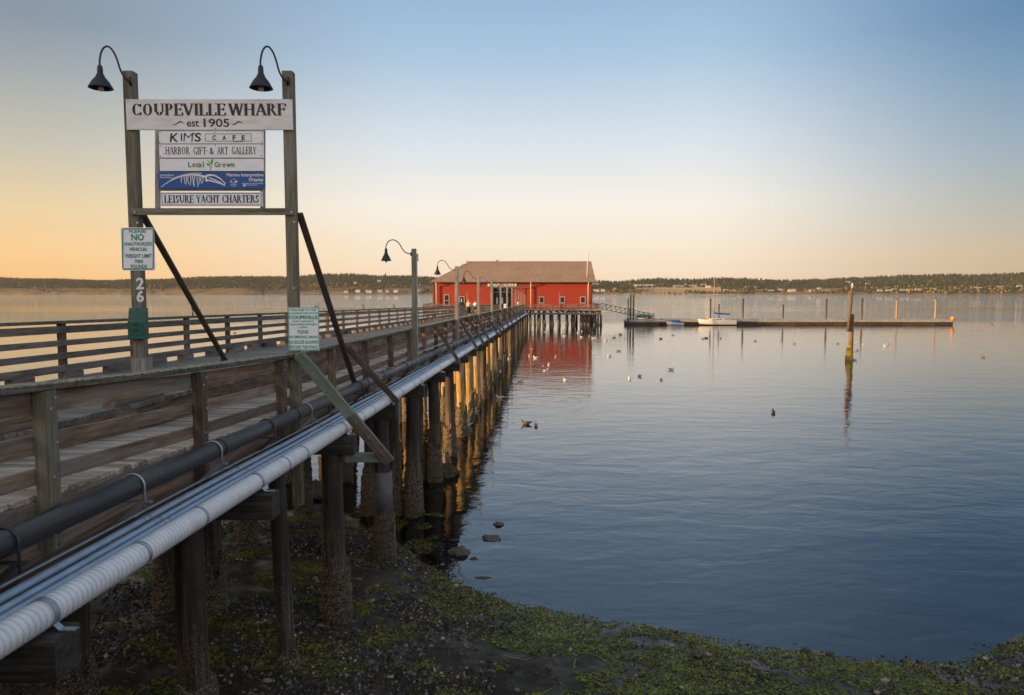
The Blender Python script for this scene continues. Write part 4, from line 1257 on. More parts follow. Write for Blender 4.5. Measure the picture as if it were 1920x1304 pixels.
letters(main, M['ink_brown'], [('est', (350, 226, 373, 238)), ('1', (381.5, 223, 385.5, 238.5)), ('905', (391, 223, 430, 238.5))], T1, bold=.015)
for s in (0, 1):
    b = MB(); n = 14
    for i in range(n):
        t = i / n; t2 = (i + 1) / n
        def q(t, o): 
            x = (323 + 23 * t) if s == 0 else (433 + 23 * t)
            return (x, 231 + 3.2 * math.sin(t * 6.28 + .4) * (1 - .3 * t) + o * (1.0 * math.sin(math.pi * t) + .25))
        p = [PY(*q(t, -1), T1), PY(*q(t2, -1), T1), PY(*q(t2, 1), T1), PY(*q(t, 1), T1)]
        b.add([tuple(v) for v in p], [(3, 2, 1, 0)])
    b.build('scroll_ornament', M['ink_brown'], main)
screws(main, [(240, 190), (240, 240), (544, 189), (544, 239), (404, 195), (404, 241)], Y1)
Y2 = FY - .075; T2 = Y2 - .003
c1 = board('sign_board', (298, 246.5, 494, 269.5), Y2, .02, M['white_sign'], 'white cafe board with black brush lettering and a boxed word')
letters(c1, M['ink_black'], [('K', (319, 250, 335, 266.5)), ('I', (339, 250.5, 341.6, 265)), ("'", (362.5, 248.5, 364.5, 253)), ('S', (365, 249.5, 377, 266))], T2, bold=.015, shear=.12)
b = MB(); framepx(b, (384.5, 251, 471.5, 265.5), .8, T2); b.build('box_outline', M['ink_black'], c1)
letters(c1, M['ink_black'], [('C', (398, 254, 405, 263)), ('A', (417, 254, 424, 263)), ('F', (436, 254, 442, 263)), ('E', (453, 254, 459, 263)), ('On the Pier', (437, 263.6, 456, 266.6))], T2 - .001, bold=.03)
screws(c1, [(300, 248.5), (300, 267.5), (491, 248), (491, 267), (404, 248.5)], Y2)
letters(c1, M['ink_black'], [('M', (344.5, 250, 361.5, 266))], T2, bold=-.01, shear=.1)
c2 = board('sign_board', (298.5, 271, 494.5, 296), Y2, .02, M['white_sign'], 'white gift and art gallery board with narrow dark capital letters')
letters(c2, M['ink_brown'], [('HARBOR', (310, 276, 356, 290)), ('GIFT', (362, 276, 387, 290)), ('&', (392, 277, 402, 290)), ('ART', (407, 276, 428, 290)), ('GALLERY', (434, 275.5, 481, 289.5))], T2, serif=True, wt=.17, thin=.4)
screws(c2, [(301, 274), (301, 293), (491, 273.5), (490, 292), (404, 272.5), (388, 283), (308, 288)], Y2)
c3 = board('sign_board', (299.5, 298, 494.5, 321), Y2, .02, M['white_sign'], 'white board with small green and red words around a leaf sprig', corner=.015)
letters(c3, M['ink_green'], [('L', (352.5, 304, 359, 314)), ('ca', (367, 306.5, 378, 314)), ('l', (380, 303.5, 382.2, 314)), ('Gr', (402, 304, 416, 314)), ('wn', (423.5, 306.5, 440, 314))], T2, bold=.035)
letters(c3, M['ink_red'], [('o', (360.5, 306.5, 366, 314)), ('o', (417, 306.5, 422.5, 314))], T2, bold=.035)
b = MB()
for k in range(8):
    t = k / 8; t2 = (k + 1) / 8
    f_ = lambda t: (389.5 + 5.5 * t ** .6, 300.5 + 20 * t)
    p = [PY(f_(t)[0] - .6, f_(t)[1], T2), PY(f_(t2)[0] - .6, f_(t2)[1], T2), PY(f_(t2)[0] + .6, f_(t2)[1], T2), PY(f_(t)[0] + .6, f_(t)[1], T2)]
    b.add([tuple(v) for v in p], [(0, 1, 2, 3)])
def leafpx(b, cx, cy, rx, ry, ang, Y):
    pts = []
    for k in range(12):
        u = 2 * math.pi * k / 12; x = rx * math.cos(u); y = ry * math.sin(u) * (1 - .3 * math.cos(u))
        pts.append(tuple(PY(cx + x * math.cos(ang) - y * math.sin(ang), cy + x * math.sin(ang) + y * math.cos(ang), Y)))
    b.add(pts, [tuple(reversed(range(12)))])
leafpx(b, 397, 303.5, 6, 1.9, R(-75), T2 - .0005); leafpx(b, 389.5, 308.5, 3, 1.7, R(-130), T2 - .0005)
b.build('leaf_sprig', M['ink_green'], c3)
b = MB(); leafpx(b, 396.6, 312.3, 1.2, 1.0, 0, T2 - .0006); b.build('red_berry', M['ink_red'], c3)
c4 = board('sign_board', (296.5, 323, 497, 354), Y2 - .004, .02, M['blue_sign'], 'blue board with a white whale skeleton drawing', corner=.03); T4 = Y2 - .0075
letters(c4, M['ink_white'], [('Marine Interpretive', (425, 325, 494, 333.3)), ('Display', (467, 334, 494, 342)), ('Visit ROSIE the', (299.5, 327, 325.5, 330.5)), ('Gray Whale', (299.5, 331.5, 320, 335)), ('WASHINGTON STATE UNIVERSITY', (453, 343.5, 494, 345.6)), ('EXTENSION', (460, 346.6, 482, 348.4))], T4, bold=.02)
b = MB()
def strokepx(b, pts, w0, w1, Y):
    n = len(pts)
    for i in range(n - 1):
        (x0, y0), (x1, y1) = pts[i], pts[i + 1]
        a = w0 + (w1 - w0) * i / (n - 1); c = w0 + (w1 - w0) * (i + 1) / (n - 1)
        L = math.hypot(x1 - x0, y1 - y0); nx, ny = -(y1 - y0) / L, (x1 - x0) / L
        vs = [PY(x0 + nx * a, y0 + ny * a, Y), PY(x1 + nx * c, y1 + ny * c, Y), PY(x1 - nx * c, y1 - ny * c, Y), PY(x0 - nx * a, y0 - ny * a, Y)]
        n_ = (vs[1] - vs[0]).cross(vs[2] - vs[0])
        b.add([tuple(v) for v in vs], [(0, 1, 2, 3) if n_.y < 0 else (3, 2, 1, 0)])
strokepx(b, [(302, 351.5), (310, 345), (320, 339), (332, 333.5), (345, 329.5), (358, 327.8), (370, 328.5), (381, 331), (386, 332)], .5, 2.1, T4)
for k in range(26): 
    t = k / 25; x = 322 + 56 * t; y = 337 - 10 * math.sin(min(1, t * 1.25) * 1.5)
    strokepx(b, [(x, y), (x - 1.2, y - 3.2)], .55, .35, T4 - .0004)
for k, (x, y, l) in enumerate([(341, 333, 10), (345, 331, 14), (349, 330, 17), (353, 330, 16), (357, 330, 18), (361, 330, 19), (365, 331, 19), (369, 331, 21), (373, 332, 15), (377, 333, 12), (380, 333, 10)]):
    strokepx(b, [(x, y), (x + (1 if k % 3 else -1.4), y + l * .5), (x + (2.2 if k % 2 else -.6), y + l)], .85, .55, T4 - .0008)
strokepx(b, [(385, 331.5), (391, 328.8), (398, 328.6), (405, 330.5), (414, 336), (423, 345)], 2.2, .8, T4 - .0012)
strokepx(b, [(385, 338), (392, 338.5), (402, 341), (412, 344), (422, 347.5)], 1.6, 1.1, T4 - .0016)
strokepx(b, [(386, 333), (388, 341)], 1.6, 1.4, T4 - .002)
strokepx(b, [(392, 333.5), (404, 338), (414, 343), (421, 349)], 1.0, .8, T4 - .0024)
b.build('skeleton_drawing', M['ink_white'], c4)
b = MB()
for a0, a1 in ((200, 340), (20, 160)):
    strokepx(b, [(438 + 6.2 * math.cos(R(a)), 343 + 7 * math.sin(R(a))) for a in range(a0, a1 + 1, 14)], .35, .35, T4)
leafpx(b, 442.5, 341.2, 3.4, 1.6, R(-12), T4 - .0004); leafpx(b, 434, 341.5, 2.6, .8, R(5), T4 - .0004)
letters(c4, M['ink_white'], [('1905', (434.5, 344.5, 441.5, 347))], T4 - .0004, bold=.02, name='emblem_text')
leafpx(b, 458, 348.3, 2.4, 2.0, R(90), T4)
b.build('emblem', M['ink_white'], c4)
c5 = board('sign_board', (301.5, 360.5, 492, 387), Y2, .02, M['white_sign'], 'white yacht charter board with a black border at the foot of the stack')
b = MB(); framepx(b, (303.3, 362.5, 490.2, 385), .9, T2); b.build('border', M['ink_black'], c5)
letters(c5, M['ink_black'], [('LEISURE', (308, 366.5, 364, 381)), ('YACHT', (368, 366.5, 412, 380.5)), ('CHARTERS', (416, 366, 486, 380.5))], T2, serif=True, wt=.22, thin=.4)
# notice plates
Y3 = FY - .006; T3 = Y3 - .003
n1 = board('notice_sign', (227.5, 427, 290, 507.5), Y3, .004, M['white_sign'], 'white vehicle weight notice with a dark green border on the left post', 'notice', .035, 'notices on the gantry posts')
b = MB()
def ringpx(b, rect, t, Y, rad):
    x0, y0, x1, y1 = rect
    def loop(i, r):
        o = []
        for (cx, cy, s0) in ((x1 - i - r, y0 + i + r, -90), (x1 - i - r, y1 - i - r, 0), (x0 + i + r, y1 - i - r, 90), (x0 + i + r, y0 + i + r, 180)):
            for k in range(5):
                u = R(s0 + 22.5 * k); o.append((cx + r * math.cos(u), cy + r * math.sin(u)))
        return o
    A = loop(0, rad); B = loop(t, max(rad - t, .5)); n = len(A)
    vs = [tuple(PY(x, y, Y)) for x, y in A + B]
    b.add(vs, [(n + i, n + (i + 1) % n, (i + 1) % n, i) for i in range(n)])
ringpx(b, (229, 428.5, 288.5, 506), 2.2, T3, 4.2); b.build('border', M['sign_green'], n1)
letters(n1, M['sign_green'], [('PLEASE', (242, 431.5, 273, 437)), ('NO', (246, 439, 270, 451.5)), ('UNAUTHORIZED', (232, 454.5, 285.5, 461)), ('VEHICLES', (242, 464.5, 275.5, 471)), ('WEIGHT LIMIT', (234.5, 476.5, 284.5, 484)), ('7000', (252.5, 487, 268, 494)), ('POUNDS', (245, 496.5, 276, 503.5))], T3, bold=.032)
n2 = board('notice_sign', (540.5, 576.5, 598.5, 657.5), Y3, .004, M['white_sign'], 'white welcome and no smoking notice with a thin green border on the right post', 'notice', 0, 'notices on the gantry posts')
b = MB(); framepx(b, (540.8, 577, 598.2, 657), 1.3, T3); b.build('border', M['notice_green'], n2)
letters(n2, M['notice_green'], [('WELCOME TO THE', (543.5, 580, 592, 583.6)), ('WASHINGTON STATE', (541.5, 586, 595.5, 589.6)), ('PORT DISTRICT', (547.5, 601.3, 588.5, 604.8)), ('OLD GRAIN WHARF', (543, 606.8, 594, 610.4)), ('(1905)', (561, 612.3, 576, 616)), ('PLEASE', (558, 619.5, 578.5, 626)), ('NO SMOKING, BIKING', (542, 629.5, 596, 635.5)), ('OR ROLLER BLADING', (542, 638.5, 596.5, 645)), ('BEYOND THIS POINT.', (543, 648, 596.5, 654.5))], T3, bold=.03)
letters(n2, M['notice_green'], [('COUPEVILLE', (541.5, 592, 595.5, 598.8))], T3, bold=.05)
# green dispenser box on the left post
gx = PY(262.5, 607, FY)
db_ = empty('dispenser_box', (gx.x, FY, PY(262, 635, FY).z), 'dark green plastic dispenser box with two slots on the left post', 'box')
zt = PY(262, 577.5, FY).z - db_.location.z; hw = .148
b = MB(); b.prism([(0, 0), (.13, 0), (.13, zt * .55), (.10, zt * .62), (.08, zt * .9), (.05, zt), (0, zt)], (hw, 0, 0), (0, -1, 0), ZV, hw * 2)
xs = [v[0] for v in b.v]; sh_ = -(max(xs) + min(xs)) / 2
b.v = [(x + sh_, y, z) for x, y, z in b.v]
b.build('case', M['box_green'], db_)
b = MB(); b.beam((-hw - .01, -.07, .012), (hw + .01, -.07, .012), .16, .035, ch=.006); b.build('lip', M['box_green'], db_)
for q in (.25, .44):
    b = MB(); b.prism([(-.055, 0), (.055, 0), (.03, .02), (0, .03), (-.03, .02)], (0, -.1305, zt * q), XV, ZV, .003); b.build('slot', M['shadow_hole'], db_)
b = MB(); b.tube([(0, -.052, zt * .965), (0, -.07, zt * .965)], .012, 8); b.build('knob', M['shadow_hole'], db_)
# gooseneck lamps on the posts
for (x, y, px, lab) in ((247, 153, pl0, 'black gooseneck lamp at the top of the left gantry post'), (541, 153, pr0, 'black gooseneck lamp at the top of the right gantry post')):
    base = Vector((PY(x, y, FY).x, FY - .005, PY(x, y, FY).z))
    ln = empty('gooseneck_lamp', base, lab, 'lamp', 'lamps on the gantry posts')
    side = Vector((-.95, -.30, 0)).normalized()
    gooseneck(ln, (0, 0, 0), side, .47 if x < 300 else .44, .54, .37, .19)
# ================================================================== RED BUILDING ON ITS PLATFORM
BY = 150.5
def BX(px, Y=BY): return PY(px, 560, Y).x
def BZ(py, Y=BY): return PY(960, py, Y).z
DZ = BZ(580.3, 148.0)                     # platform deck level
plat = empty('platform', (0, 158, DZ), 'timber platform on pilings carrying the red building', 'platform')
def Q(b, name, mat, root): return P(b, name, mat, root)
xl, xr = BX(792, 148), BX(1128, 148)
b = MB(); x = xl
for k in range(70):
    w = (20.0) / 70; b.beam((xl, 148 + w * (k + .5), DZ - .05), (xr, 148 + w * (k + .5), DZ - .05), w - .02, .1, ch=0)
Q(b, 'deck', M['deck'], plat)
for (zz, hh, nm) in ((DZ - .24, .26, 'rim_beam'), (DZ - .92, .42, 'lower_beam')):
    b = MB(); x = xl
    while x < xr - .1:
        e = min(xr, x + 6); b.beam((x, 148.1, zz), (e - .02, 148.1, zz), .2, hh, ch=.01); x = e
    Q(b, nm, M['brown_wood'], plat)
random.seed(61)
k = 0; x = xl + .3
while x < xr:
    b = MB(); b.beam((x, 148.05, DZ - .54), (x, 166, DZ - .54), .3, .32, ch=0); Q(b, 'joist', M['creosote'], plat); x += 1.25
for px in (800, 828, 856, 884, 912, 995, 1003, 1012, 1021, 1034, 1036, 1047, 1050, 1062, 1064, 1075, 1077, 1090, 1093, 1098, 1103, 1105, 1115, 1122, 1127):
    Y = 148.3 + (random.random() * .5)
    p = Vector((BX(px, Y), Y, 0)); rad = .19 if px < 1080 or px > 1106 else .26
    b = MB(); lean = random.uniform(-.15, .15)
    b.tube([(p.x + lean, Y, -1.5), (p.x + lean * .5, Y, .6), (p.x, Y, DZ - 1.13)], [rad * 1.45, rad * 1.2, rad], 10)
    o = Q(b, 'piling', M['piling'], plat)
    c = MB(); c.tube([(p.x + lean, Y, -.6), (p.x + lean * .8, Y, .05), (p.x + lean * .7, Y, .55)], [rad * 1.9, rad * 1.75, rad * 1.25], 10); c.build('barnacle_crust', M['crust'], o)
for row, n in ((152.5, 13), (157, 11), (162, 9), (166, 9)):
    for i in range(n):
        x = xl + 1 + (xr - xl - 2) * i / (n - 1) + random.uniform(-.5, .5)
        b = MB(); b.tube([(x, row, -1.5), (x, row, DZ - .7)], [.3, .2], 8); Q(b, 'piling', M['piling'], plat)
for (a, c) in ((xl, BX(922, 148)), (BX(988, 148), xr)):
    for (dz, w, h, nm) in ((1.07, .18, .06, 'cap_rail'), (.86, .05, .14, 'rail_board'), (.56, .05, .14, 'rail_board'), (.26, .05, .14, 'rail_board')):
        b = MB(); b.beam((a, 148.08, DZ + dz), (c, 148.08, DZ + dz), w, h, ch=.004); Q(b, nm, M['left_rail'], plat)
    n = int((c - a) / 2.4)
    for i in range(n + 1):
        x = a + (c - a) * i / n; b = MB(); b.beam((x, 148.0, DZ - .3), (x, 148.0, DZ + 1.04), .11, .11, up=YV); Q(b, 'rail_post', M['lamp_post'], plat)
for (dz, w, h) in ((1.07, .18, .06), (.86, .05, .14), (.56, .05, .14), (.26, .05, .14)):
    for xx in (xl + .1, xr - .1):
        b = MB(); b.beam((xx, 148.3, DZ + dz), (xx, 166, DZ + dz), w, h, ch=.004); Q(b, 'rail_board', M['left_rail'], plat)
for i in range(8):
    for xx in (xl + .1, xr - .1):
        b = MB(); b.beam((xx, 149 + i * 2.3, DZ - .2), (xx, 149 + i * 2.3, DZ + 1.04), .11, .11, up=YV); Q(b, 'rail_post', M['left_rail'], plat)
for px, y0 in ((1049, 548), (876, 548)):
    b = MB(); b.beam((BX(px, 147.85), 147.85, DZ - .8), (BX(px, 147.85), 147.85, BZ(y0, 147.85)), .16, .16, up=YV); Q(b, 'lamp_pole', M['lamp_post'], plat)

bld = empty('wharf_building', (0, BY, DZ), 'long red timber warehouse with brown shingle roof at the far end of the pier', 'building')
WL, WR = BX(812), BX(1110); ZE = BZ(529.5); BB = BY + 17
DL, DR = BX(925), BX(985); ZD = BZ(540.5)
b = MB()
def wallbox(b, x0, x1, y0, y1, z0, z1): b.box(((x0 + x1) / 2, (y0 + y1) / 2, (z0 + z1) / 2), x1 - x0, y1 - y0, z1 - z0, ch=0)
wallbox(b, WL, DL, BY, BY + .25, DZ, ZE); wallbox(b, DR, WR, BY, BY + .25, DZ, ZE); wallbox(b, DL, DR, BY, BY + .25, ZD, ZE)
wallbox(b, WL, WL + .25, BY + .25, BB, DZ, ZE); wallbox(b, WR - .25, WR, BY + .25, BB, DZ, ZE); wallbox(b, WL + .25, WR - .25, BB - .25, BB, DZ, ZE)
ym = (BY + BB) / 2; ZR = PY(1000, 490.5, ym).z
b.prism([(BY + .02, ZE), (BB - .02, ZE), (ym, ZR - .35)], (WR - .3, 0, 0), YV, ZV, .2)
Q(b, 'wall', M['red'], bld)
# roof: hip on the left, gable on the right
ov = .85
E0, E1 = PY(805.5, 529, BY - ov), PY(1117.5, 528, BY - ov)
R0, R1 = PY(879, 492.3, ym), PY(1112.5, 490, ym)
ze = (E0.z + E1.z) / 2; R0.z = R1.z = (R0.z + R1.z) / 2
yb = BB + ov; XR_ = E1.x
vs = [(E0.x, BY - ov, ze), (XR_, BY - ov, ze), (XR_, yb, ze), (E0.x, yb, ze), (R0.x, ym, R0.z), (XR_, ym, R0.z)]
vs2 = [(x, y, z - .16) for x, y, z in vs]
b = MB(); b.add(vs + vs2, [(0, 1, 5, 4), (2, 3, 4, 5), (3, 0, 4), (7, 6, 10, 11), (9, 8, 11, 10), (6, 9, 10), (0, 6, 7, 1), (2, 8, 9, 3), (3, 9, 6, 0), (1, 7, 11, 5), (5, 11, 8, 2)])
rf = Q(b, 'roof', M['roof'], bld)
b = MB(); b.beam((E0.x, BY - ov - .06, ze - .1), (XR_, BY - ov - .06, ze - .1), .12, .14, ch=.01); b.build('gutter', M['dark_trim'], rf)
b = MB(); b.beam((R0.x, ym, R0.z + .05), (XR_, ym, R0.z + .05), .3, .08, ch=.01); b.build('ridge_cap', M['roof'], rf)
ch0 = PY(1100.5, 519, BY + 1.2)
b = MB(); fr_ = (ch0.y - (BY - ov)) / (ym - BY + ov); zb = ze + (R0.z - ze) * fr_
xt = PY(1102.5, 478, ch0.y); b.tube([(ch0.x, ch0.y, zb - .3), (xt.x, ch0.y, xt.z), (xt.x + .12, ch0.y, xt.z + .3), (xt.x + .3, ch0.y, xt.z + .38)], .11, 10)
b.build('chimney_pipe', M['trim'], rf)
b = MB(); b.box((DL / 2 + DR / 2 - .1, BY - .16, BZ(539.4)), DR - DL + 2.6, .3, .28); Q(b, 'door_track', M['dark_trim'], bld)
# entrance recess with inner doors and the sliding leaf
b = MB(); wallbox(b, DL - .05, DL + .0, BY + .25, BY + 3.2, DZ, ZD + .2); wallbox(b, DR, DR + .05, BY + .25, BY + 3.2, DZ, ZD + .2); wallbox(b, DL, DR, BY + 3.2, BY + 3.3, DZ, ZD + .2); wallbox(b, DL, DR, BY + .25, BY + 3.2, ZD + .05, ZD + .1)
Q(b, 'entrance_recess', M['door_dark'], bld)
b = MB(); wallbox(b, BX(958.5), DR - .02, BY - .09, BY - .03, DZ + .05, BZ(540.8)); Q(b, 'sliding_door', M['red'], bld)
for (a, c) in ((927, 936), (937, 946), (947, 956)):
    b = MB(); wallbox(b, BX(a), BX(c), BY + 1.5, BY + 1.57, DZ, BZ(549)); dd = Q(b, 'inner_door', M['door_dark'], bld)
    b = MB(); m_ = (a + c) / 2; wallbox(b, BX(m_ - 1.3), BX(m_ + 1.3), BY + 1.47, BY + 1.499, BZ(570), BZ(558.5)); b.build('pane', M['ink_white'], dd)  # white panes stand in for sky light coming through from behind
b = MB(); wallbox(b, BX(926), BX(957), BY + 1.45, BY + 1.55, BZ(549), BZ(547)); Q(b, 'transom', M['frame_grey'], bld)
def window(x0, y0, x1, y1, double):
    a, c, z0, z1 = BX(x0), BX(x1), BZ(y1), BZ(y0)
    b = MB(); t = .13
    for (p, q, r, s) in ((a, c, z1 - t, z1), (a, c, z0, z0 + t), (a, a + t, z0 + t, z1 - t), (c - t, c, z0 + t, z1 - t)): wallbox(b, p, q, BY - .07, BY + .01, r, s)
    if double: wallbox(b, a + t, c - t, BY - .05, BY + .01, (z0 + z1) / 2 - .05, (z0 + z1) / 2 + .05)
    f = Q(b, 'window', M['frame_grey'], bld)
    b = MB(); wallbox(b, a + t, c - t, BY - .02, BY - .005, z0 + t, z1 - t); b.build('pane', M['glass'], f)
for w in ((832.5, 552.5, 842.5, 575, 1), (860.5, 556, 871, 578, 0), (1010.5, 556.5, 1020.5, 569, 0), (1049.5, 556.5, 1059.5, 569, 0), (1088, 556.5, 1098, 569, 0)): window(*w)
for px in (818.5, 995.3, 1102.5):
    b = MB(); b.tube([(BX(px), BY - ov - .02, ze - .16), (BX(px), BY - ov + .02, ze - .4), (BX(px), BY - .3, ze - .9), (BX(px), BY - .3, DZ + .1)], .10, 8); Q(b, 'downspout', M['trim'], bld)
for (p, q) in ((WL - .06, WL + .16), (WR - .16, WR + .06)):
    b = MB(); wallbox(b, p, q, BY - .06, BY, DZ, ZE - .02); Q(b, 'corner_board', M['dark_trim'], bld)
ns = board('name_sign', (914.5, 531.6, 968.5, 537), BY - .12, .08, M['white_board'], 'long white name board above the entrance of the red building', 'name sign', 0, None)
letters(ns, M['ink_brown'], [('COUPEVILLE', (917, 532.4, 966, 536.2))], BY - .135, bold=.02)
ab = empty('sandwich_board', PT(-8.0, 141, z_up(141)), 'pale sandwich board standing by the entrance of the red building', 'sandwich board')
for s in (-1, 1):
    b = MB(); b.beam((0, s * .28, 0), (0, s * .03, 1.15), .03, .66, up=XV, ch=.004); b.build('panel', M['white_sign'], ab)
# ================================================================== FLOATING DOCK AND BOATS
DY = 150.4
fd = empty('floating_dock', (BX(1480, DY), DY + 1.4, 0), 'long low floating dock reaching to the right of the red building', 'dock')
x0, x1 = BX(1174, DY), BX(1790, DY)
b = MB(); x = x0
while x < x1: b.beam((x, DY, .86), (x, DY + 2.8, .86), .42, .08, ch=0); x += .45
P(b, 'deck', M['deck'], fd)
x = x0; k = 0
while x < x1 - 1:
    e = min(x1, x + 7.2)
    b = MB(); b.beam((x + .05, DY + 1.4, .30), (e - .05, DY + 1.4, .30), 2.6, .86, ch=.05); P(b, 'float', M['creosote'], fd)
    b = MB(); b.beam((x + .02, DY - .06, .70), (e - .02, DY - .06, .70), .12, .30, ch=.01); P(b, 'waler', M['grey_wood'], fd)
    b = MB(); b.beam((x + .3, DY + .15, 1.12), (e - .3, DY + .15, 1.12), .18, .16, ch=.01)
    for q in range(4): b.box((x + .7 + q * (e - x - 1.4) / 3, DY + .15, .97), .3, .18, .16)
    P(b, 'bull_rail', M['grey_wood'], fd)
    b = MB(); b.beam((x + .3, DY + 2.65, 1.12), (e - .3, DY + 2.65, 1.12), .18, .16, ch=.01)
    for q in range(4): b.box((x + .7 + q * (e - x - 1.4) / 3, DY + 2.65, .97), .3, .18, .16)
    P(b, 'bull_rail', M['grey_wood'], fd)
    x = e
M['steel_pile'] = plain('dark_steel_pile', (.055, .04, .03), .6, nscale=2, namt=.5)
M['pale_pile'] = plain('pale_wood_pile', (.30, .20, .12), .7, nscale=2, namt=.5)
def post(px, ytop, Y, rad, mat, label, group='dock posts', cap=None):
    X = BX(px, Y); z = BZ(ytop, Y)
    o = empty('dock_post', (X, Y, -1.2), label, 'post', group)
    b = MB(); b.tube([(0, 0, -2), (0, 0, z + 1.2)], rad, 12); b.build('shaft', mat, o)
    b = MB(); b.tube([(0, 0, z + 1.2), (0, 0, z + 1.28), (0, 0, z + 1.4)], [rad * 1.15, rad * 1.15, .03], 12); b.build('top_cap', M['lamp_black'], o)
for a in ((1332.5, 562, DY + 3.1, .17, 'steel_pile', 'dark dock post just left of the sailboat mast'), (1348.5, 572, DY + 3.1, .15, 'steel_pile', 'short dark dock post right of the sailboat mast'),
          (1393.5, 562, DY + 3.1, .19, 'steel_pile', 'tall dark dock post just right of the sailboat stern'), (1469, 573, DY + 3.1, .17, 'steel_pile', 'short dark dock post in the middle of the dock'),
          (1550, 562, DY + 3.1, .19, 'steel_pile', 'tall dark dock post left of the leaning piling'), (1617, 562, DY + 3.1, .18, 'steel_pile', 'tall dark dock post just right of the leaning piling'),
          (1682, 562, DY + 3.1, .17, 'pale_pile', 'first of the two pale dock posts with black caps'), (1755, 561.5, DY + 3.1, .17, 'pale_pile', 'last pale dock post near the right end of the dock')):
    post(a[0], a[1], a[2], a[3], M[a[4]], a[5])
post(1178, 561, DY - .3, .13, M['steel_pile'], 'thin dark post beside the capped pair of posts at the gangway foot')
dol = empty('dolphin', (BX(1185.5, DY), DY + .4, -1.2), 'pair of tall dark posts joined by a flat timber cap at the gangway foot', 'mooring dolphin')
for px in (1182.5, 1188):
    b = MB(); X = BX(px, DY + .4) - dol.location.x; b.tube([(X, 0, -2), (X, 0, BZ(552.5, DY + .4) + 1.2)], .19, 12); b.build('post', M['steel_pile'], dol)
b = MB(); zc = BZ(552, DY + .4) + 1.2
b.box((0, 0, zc), 1.25, .5, .32, .03); b.build('cap_beam', M['green_wood'], dol)
gw = empty('gangway', (BX(1129, 151.2), 151.2, DZ), 'grey metal truss gangway sloping from the platform down to the dock', 'gangway')
A_ = Vector((BX(1128, 151.2), 151.2, DZ)); B_ = Vector((BX(1226, 151.2), 151.2, 1.0))
for s, nm in ((-.6, 'truss'), (.6, 'truss')):
    b = MB(); o_ = Vector((0, s, 0)); n = 11
    for i in range(n + 1):
        p = A_.lerp(B_, i / n) + o_; t = p + Vector((0, 0, 1.15))
        b.beam(p, t, .07, .07, up=YV, ch=0)
        if i < n:
            q = A_.lerp(B_, (i + 1) / n) + o_
            b.beam(p, q, .09, .12, ch=0); b.beam(t, q + Vector((0, 0, 1.15)), .09, .09, ch=0)
            b.beam(p, q + Vector((0, 0, 1.15)), .06, .06, up=YV, ch=0)
    P(b, nm, M['dark_metal'], gw)
b = MB(); b.beam(A_ + Vector((0, 0, .03)), B_ + Vector((0, 0, .03)), 1.1, .06, ch=0); P(b, 'walkway', M['galv'], gw)
# boats
def hull(b, L, Bm, H, bow=1.0, n=14, m=8, rake=.12, z0=-.25, sheer=.15, stern=.75):
    vs = []
    for i in range(n + 1):
        t = i / n; x = -L / 2 + L * t
        w = Bm / 2 * (1 - max(0, (.45 - t) / .45) ** 2.2 * bow) * (1 - (1 - stern) * max(0, (t - .6) / .4))
        top = H + sheer * (1 - t) ** 2 * 2
        for j in range(m + 1):
            a = math.pi * j / m
            yy = -w * math.cos(a); d = math.sin(a) ** .6
            zz = top - (top - z0 * (1 - max(0, (.3 - t) / .3) ** 2)) * d
            vs.append((x - rake * L * (1 - t) * (1 - d) * .5, yy, zz))
    fs = [(i * (m + 1) + j, i * (m + 1) + j + 1, (i + 1) * (m + 1) + j + 1, (i + 1) * (m + 1) + j) for i in range(n) for j in range(m)]
    b.add(vs, fs, None, None, True)
    deck = [vs[i * (m + 1)] for i in range(n + 1)] + [vs[i * (m + 1) + m] for i in range(n, -1, -1)]
    b.add([(x, y, z - .01) for x, y, z in deck], [tuple(range(len(deck)))])
    b.add([vs[n * (m + 1) + j] for j in range(m + 1)], [tuple(range(m + 1))])
M['gel'] = plain('white_gelcoat', (.48, .48, .48), .35, namt=.12)
M['blue_cloth'] = plain('blue_canvas', (.02, .10, .42), .7)
for nm_, c in (('teal', (.02, .30, .26)), ('red_p', (.45, .05, .03)), ('orange_p', (.60, .20, .03)), ('yellow_p', (.55, .40, .05))): M[nm_] = plain(nm_ + '_plastic' if nm_ == 'teal' else {'red_p': 'red_plastic', 'orange_p': 'orange_plastic', 'yellow_p': 'yellow_plastic'}[nm_], c, .45)
SY = 148.6
sb = empty('sailboat', (BX(1346, SY), SY, 0), 'white sailboat with a blue boom cover moored along the dock', 'sailboat')
b = MB(); hull(b, 7.4, 2.5, 1.0, .95, sheer=.14); b.build('hull', M['gel'], sb)
for s in (-1,):
    st_ = MB(); hull(st_, 7.43, 2.53, .16, .95, sheer=0, z0=-.2); st_.build('boot_stripe', M['lamp_black'], sb)
b = MB(); b.beam((-1.6, 0, 1.05), (1.2, 0, 1.05), 1.5, .62, ch=.2, taper=1.1); cab = b.build('cabin', M['gel'], sb)
for x in (-.9, -.2, .5):
    b = MB(); b.box((x, -.80, 1.17), .5, .03, .16); b.build('window', M['glass'], cab)
b = MB(); mx_ = BX(1339, SY) - sb.location.x; b.tube([(mx_, 0, .9), (mx_, 0, BZ(519, SY))], .085, 8); mast = b.build('mast', M['pale_pile'], sb)
b = MB(); b.tube([(mx_, 0, 2.35), (BX(1369, SY) - sb.location.x, 0, 2.15)], .06, 8); b.build('boom', M['galv'], sb)
b = MB(); b.tube([(mx_ - .08, 0, 3.0), (mx_ + .02, 0, 2.55), (mx_ + .5, 0, 2.42), (2.55, 0, 2.22)], [.10, .22, .20, .11], 10); b.build('sail_cover', M['blue_cloth'], sb)
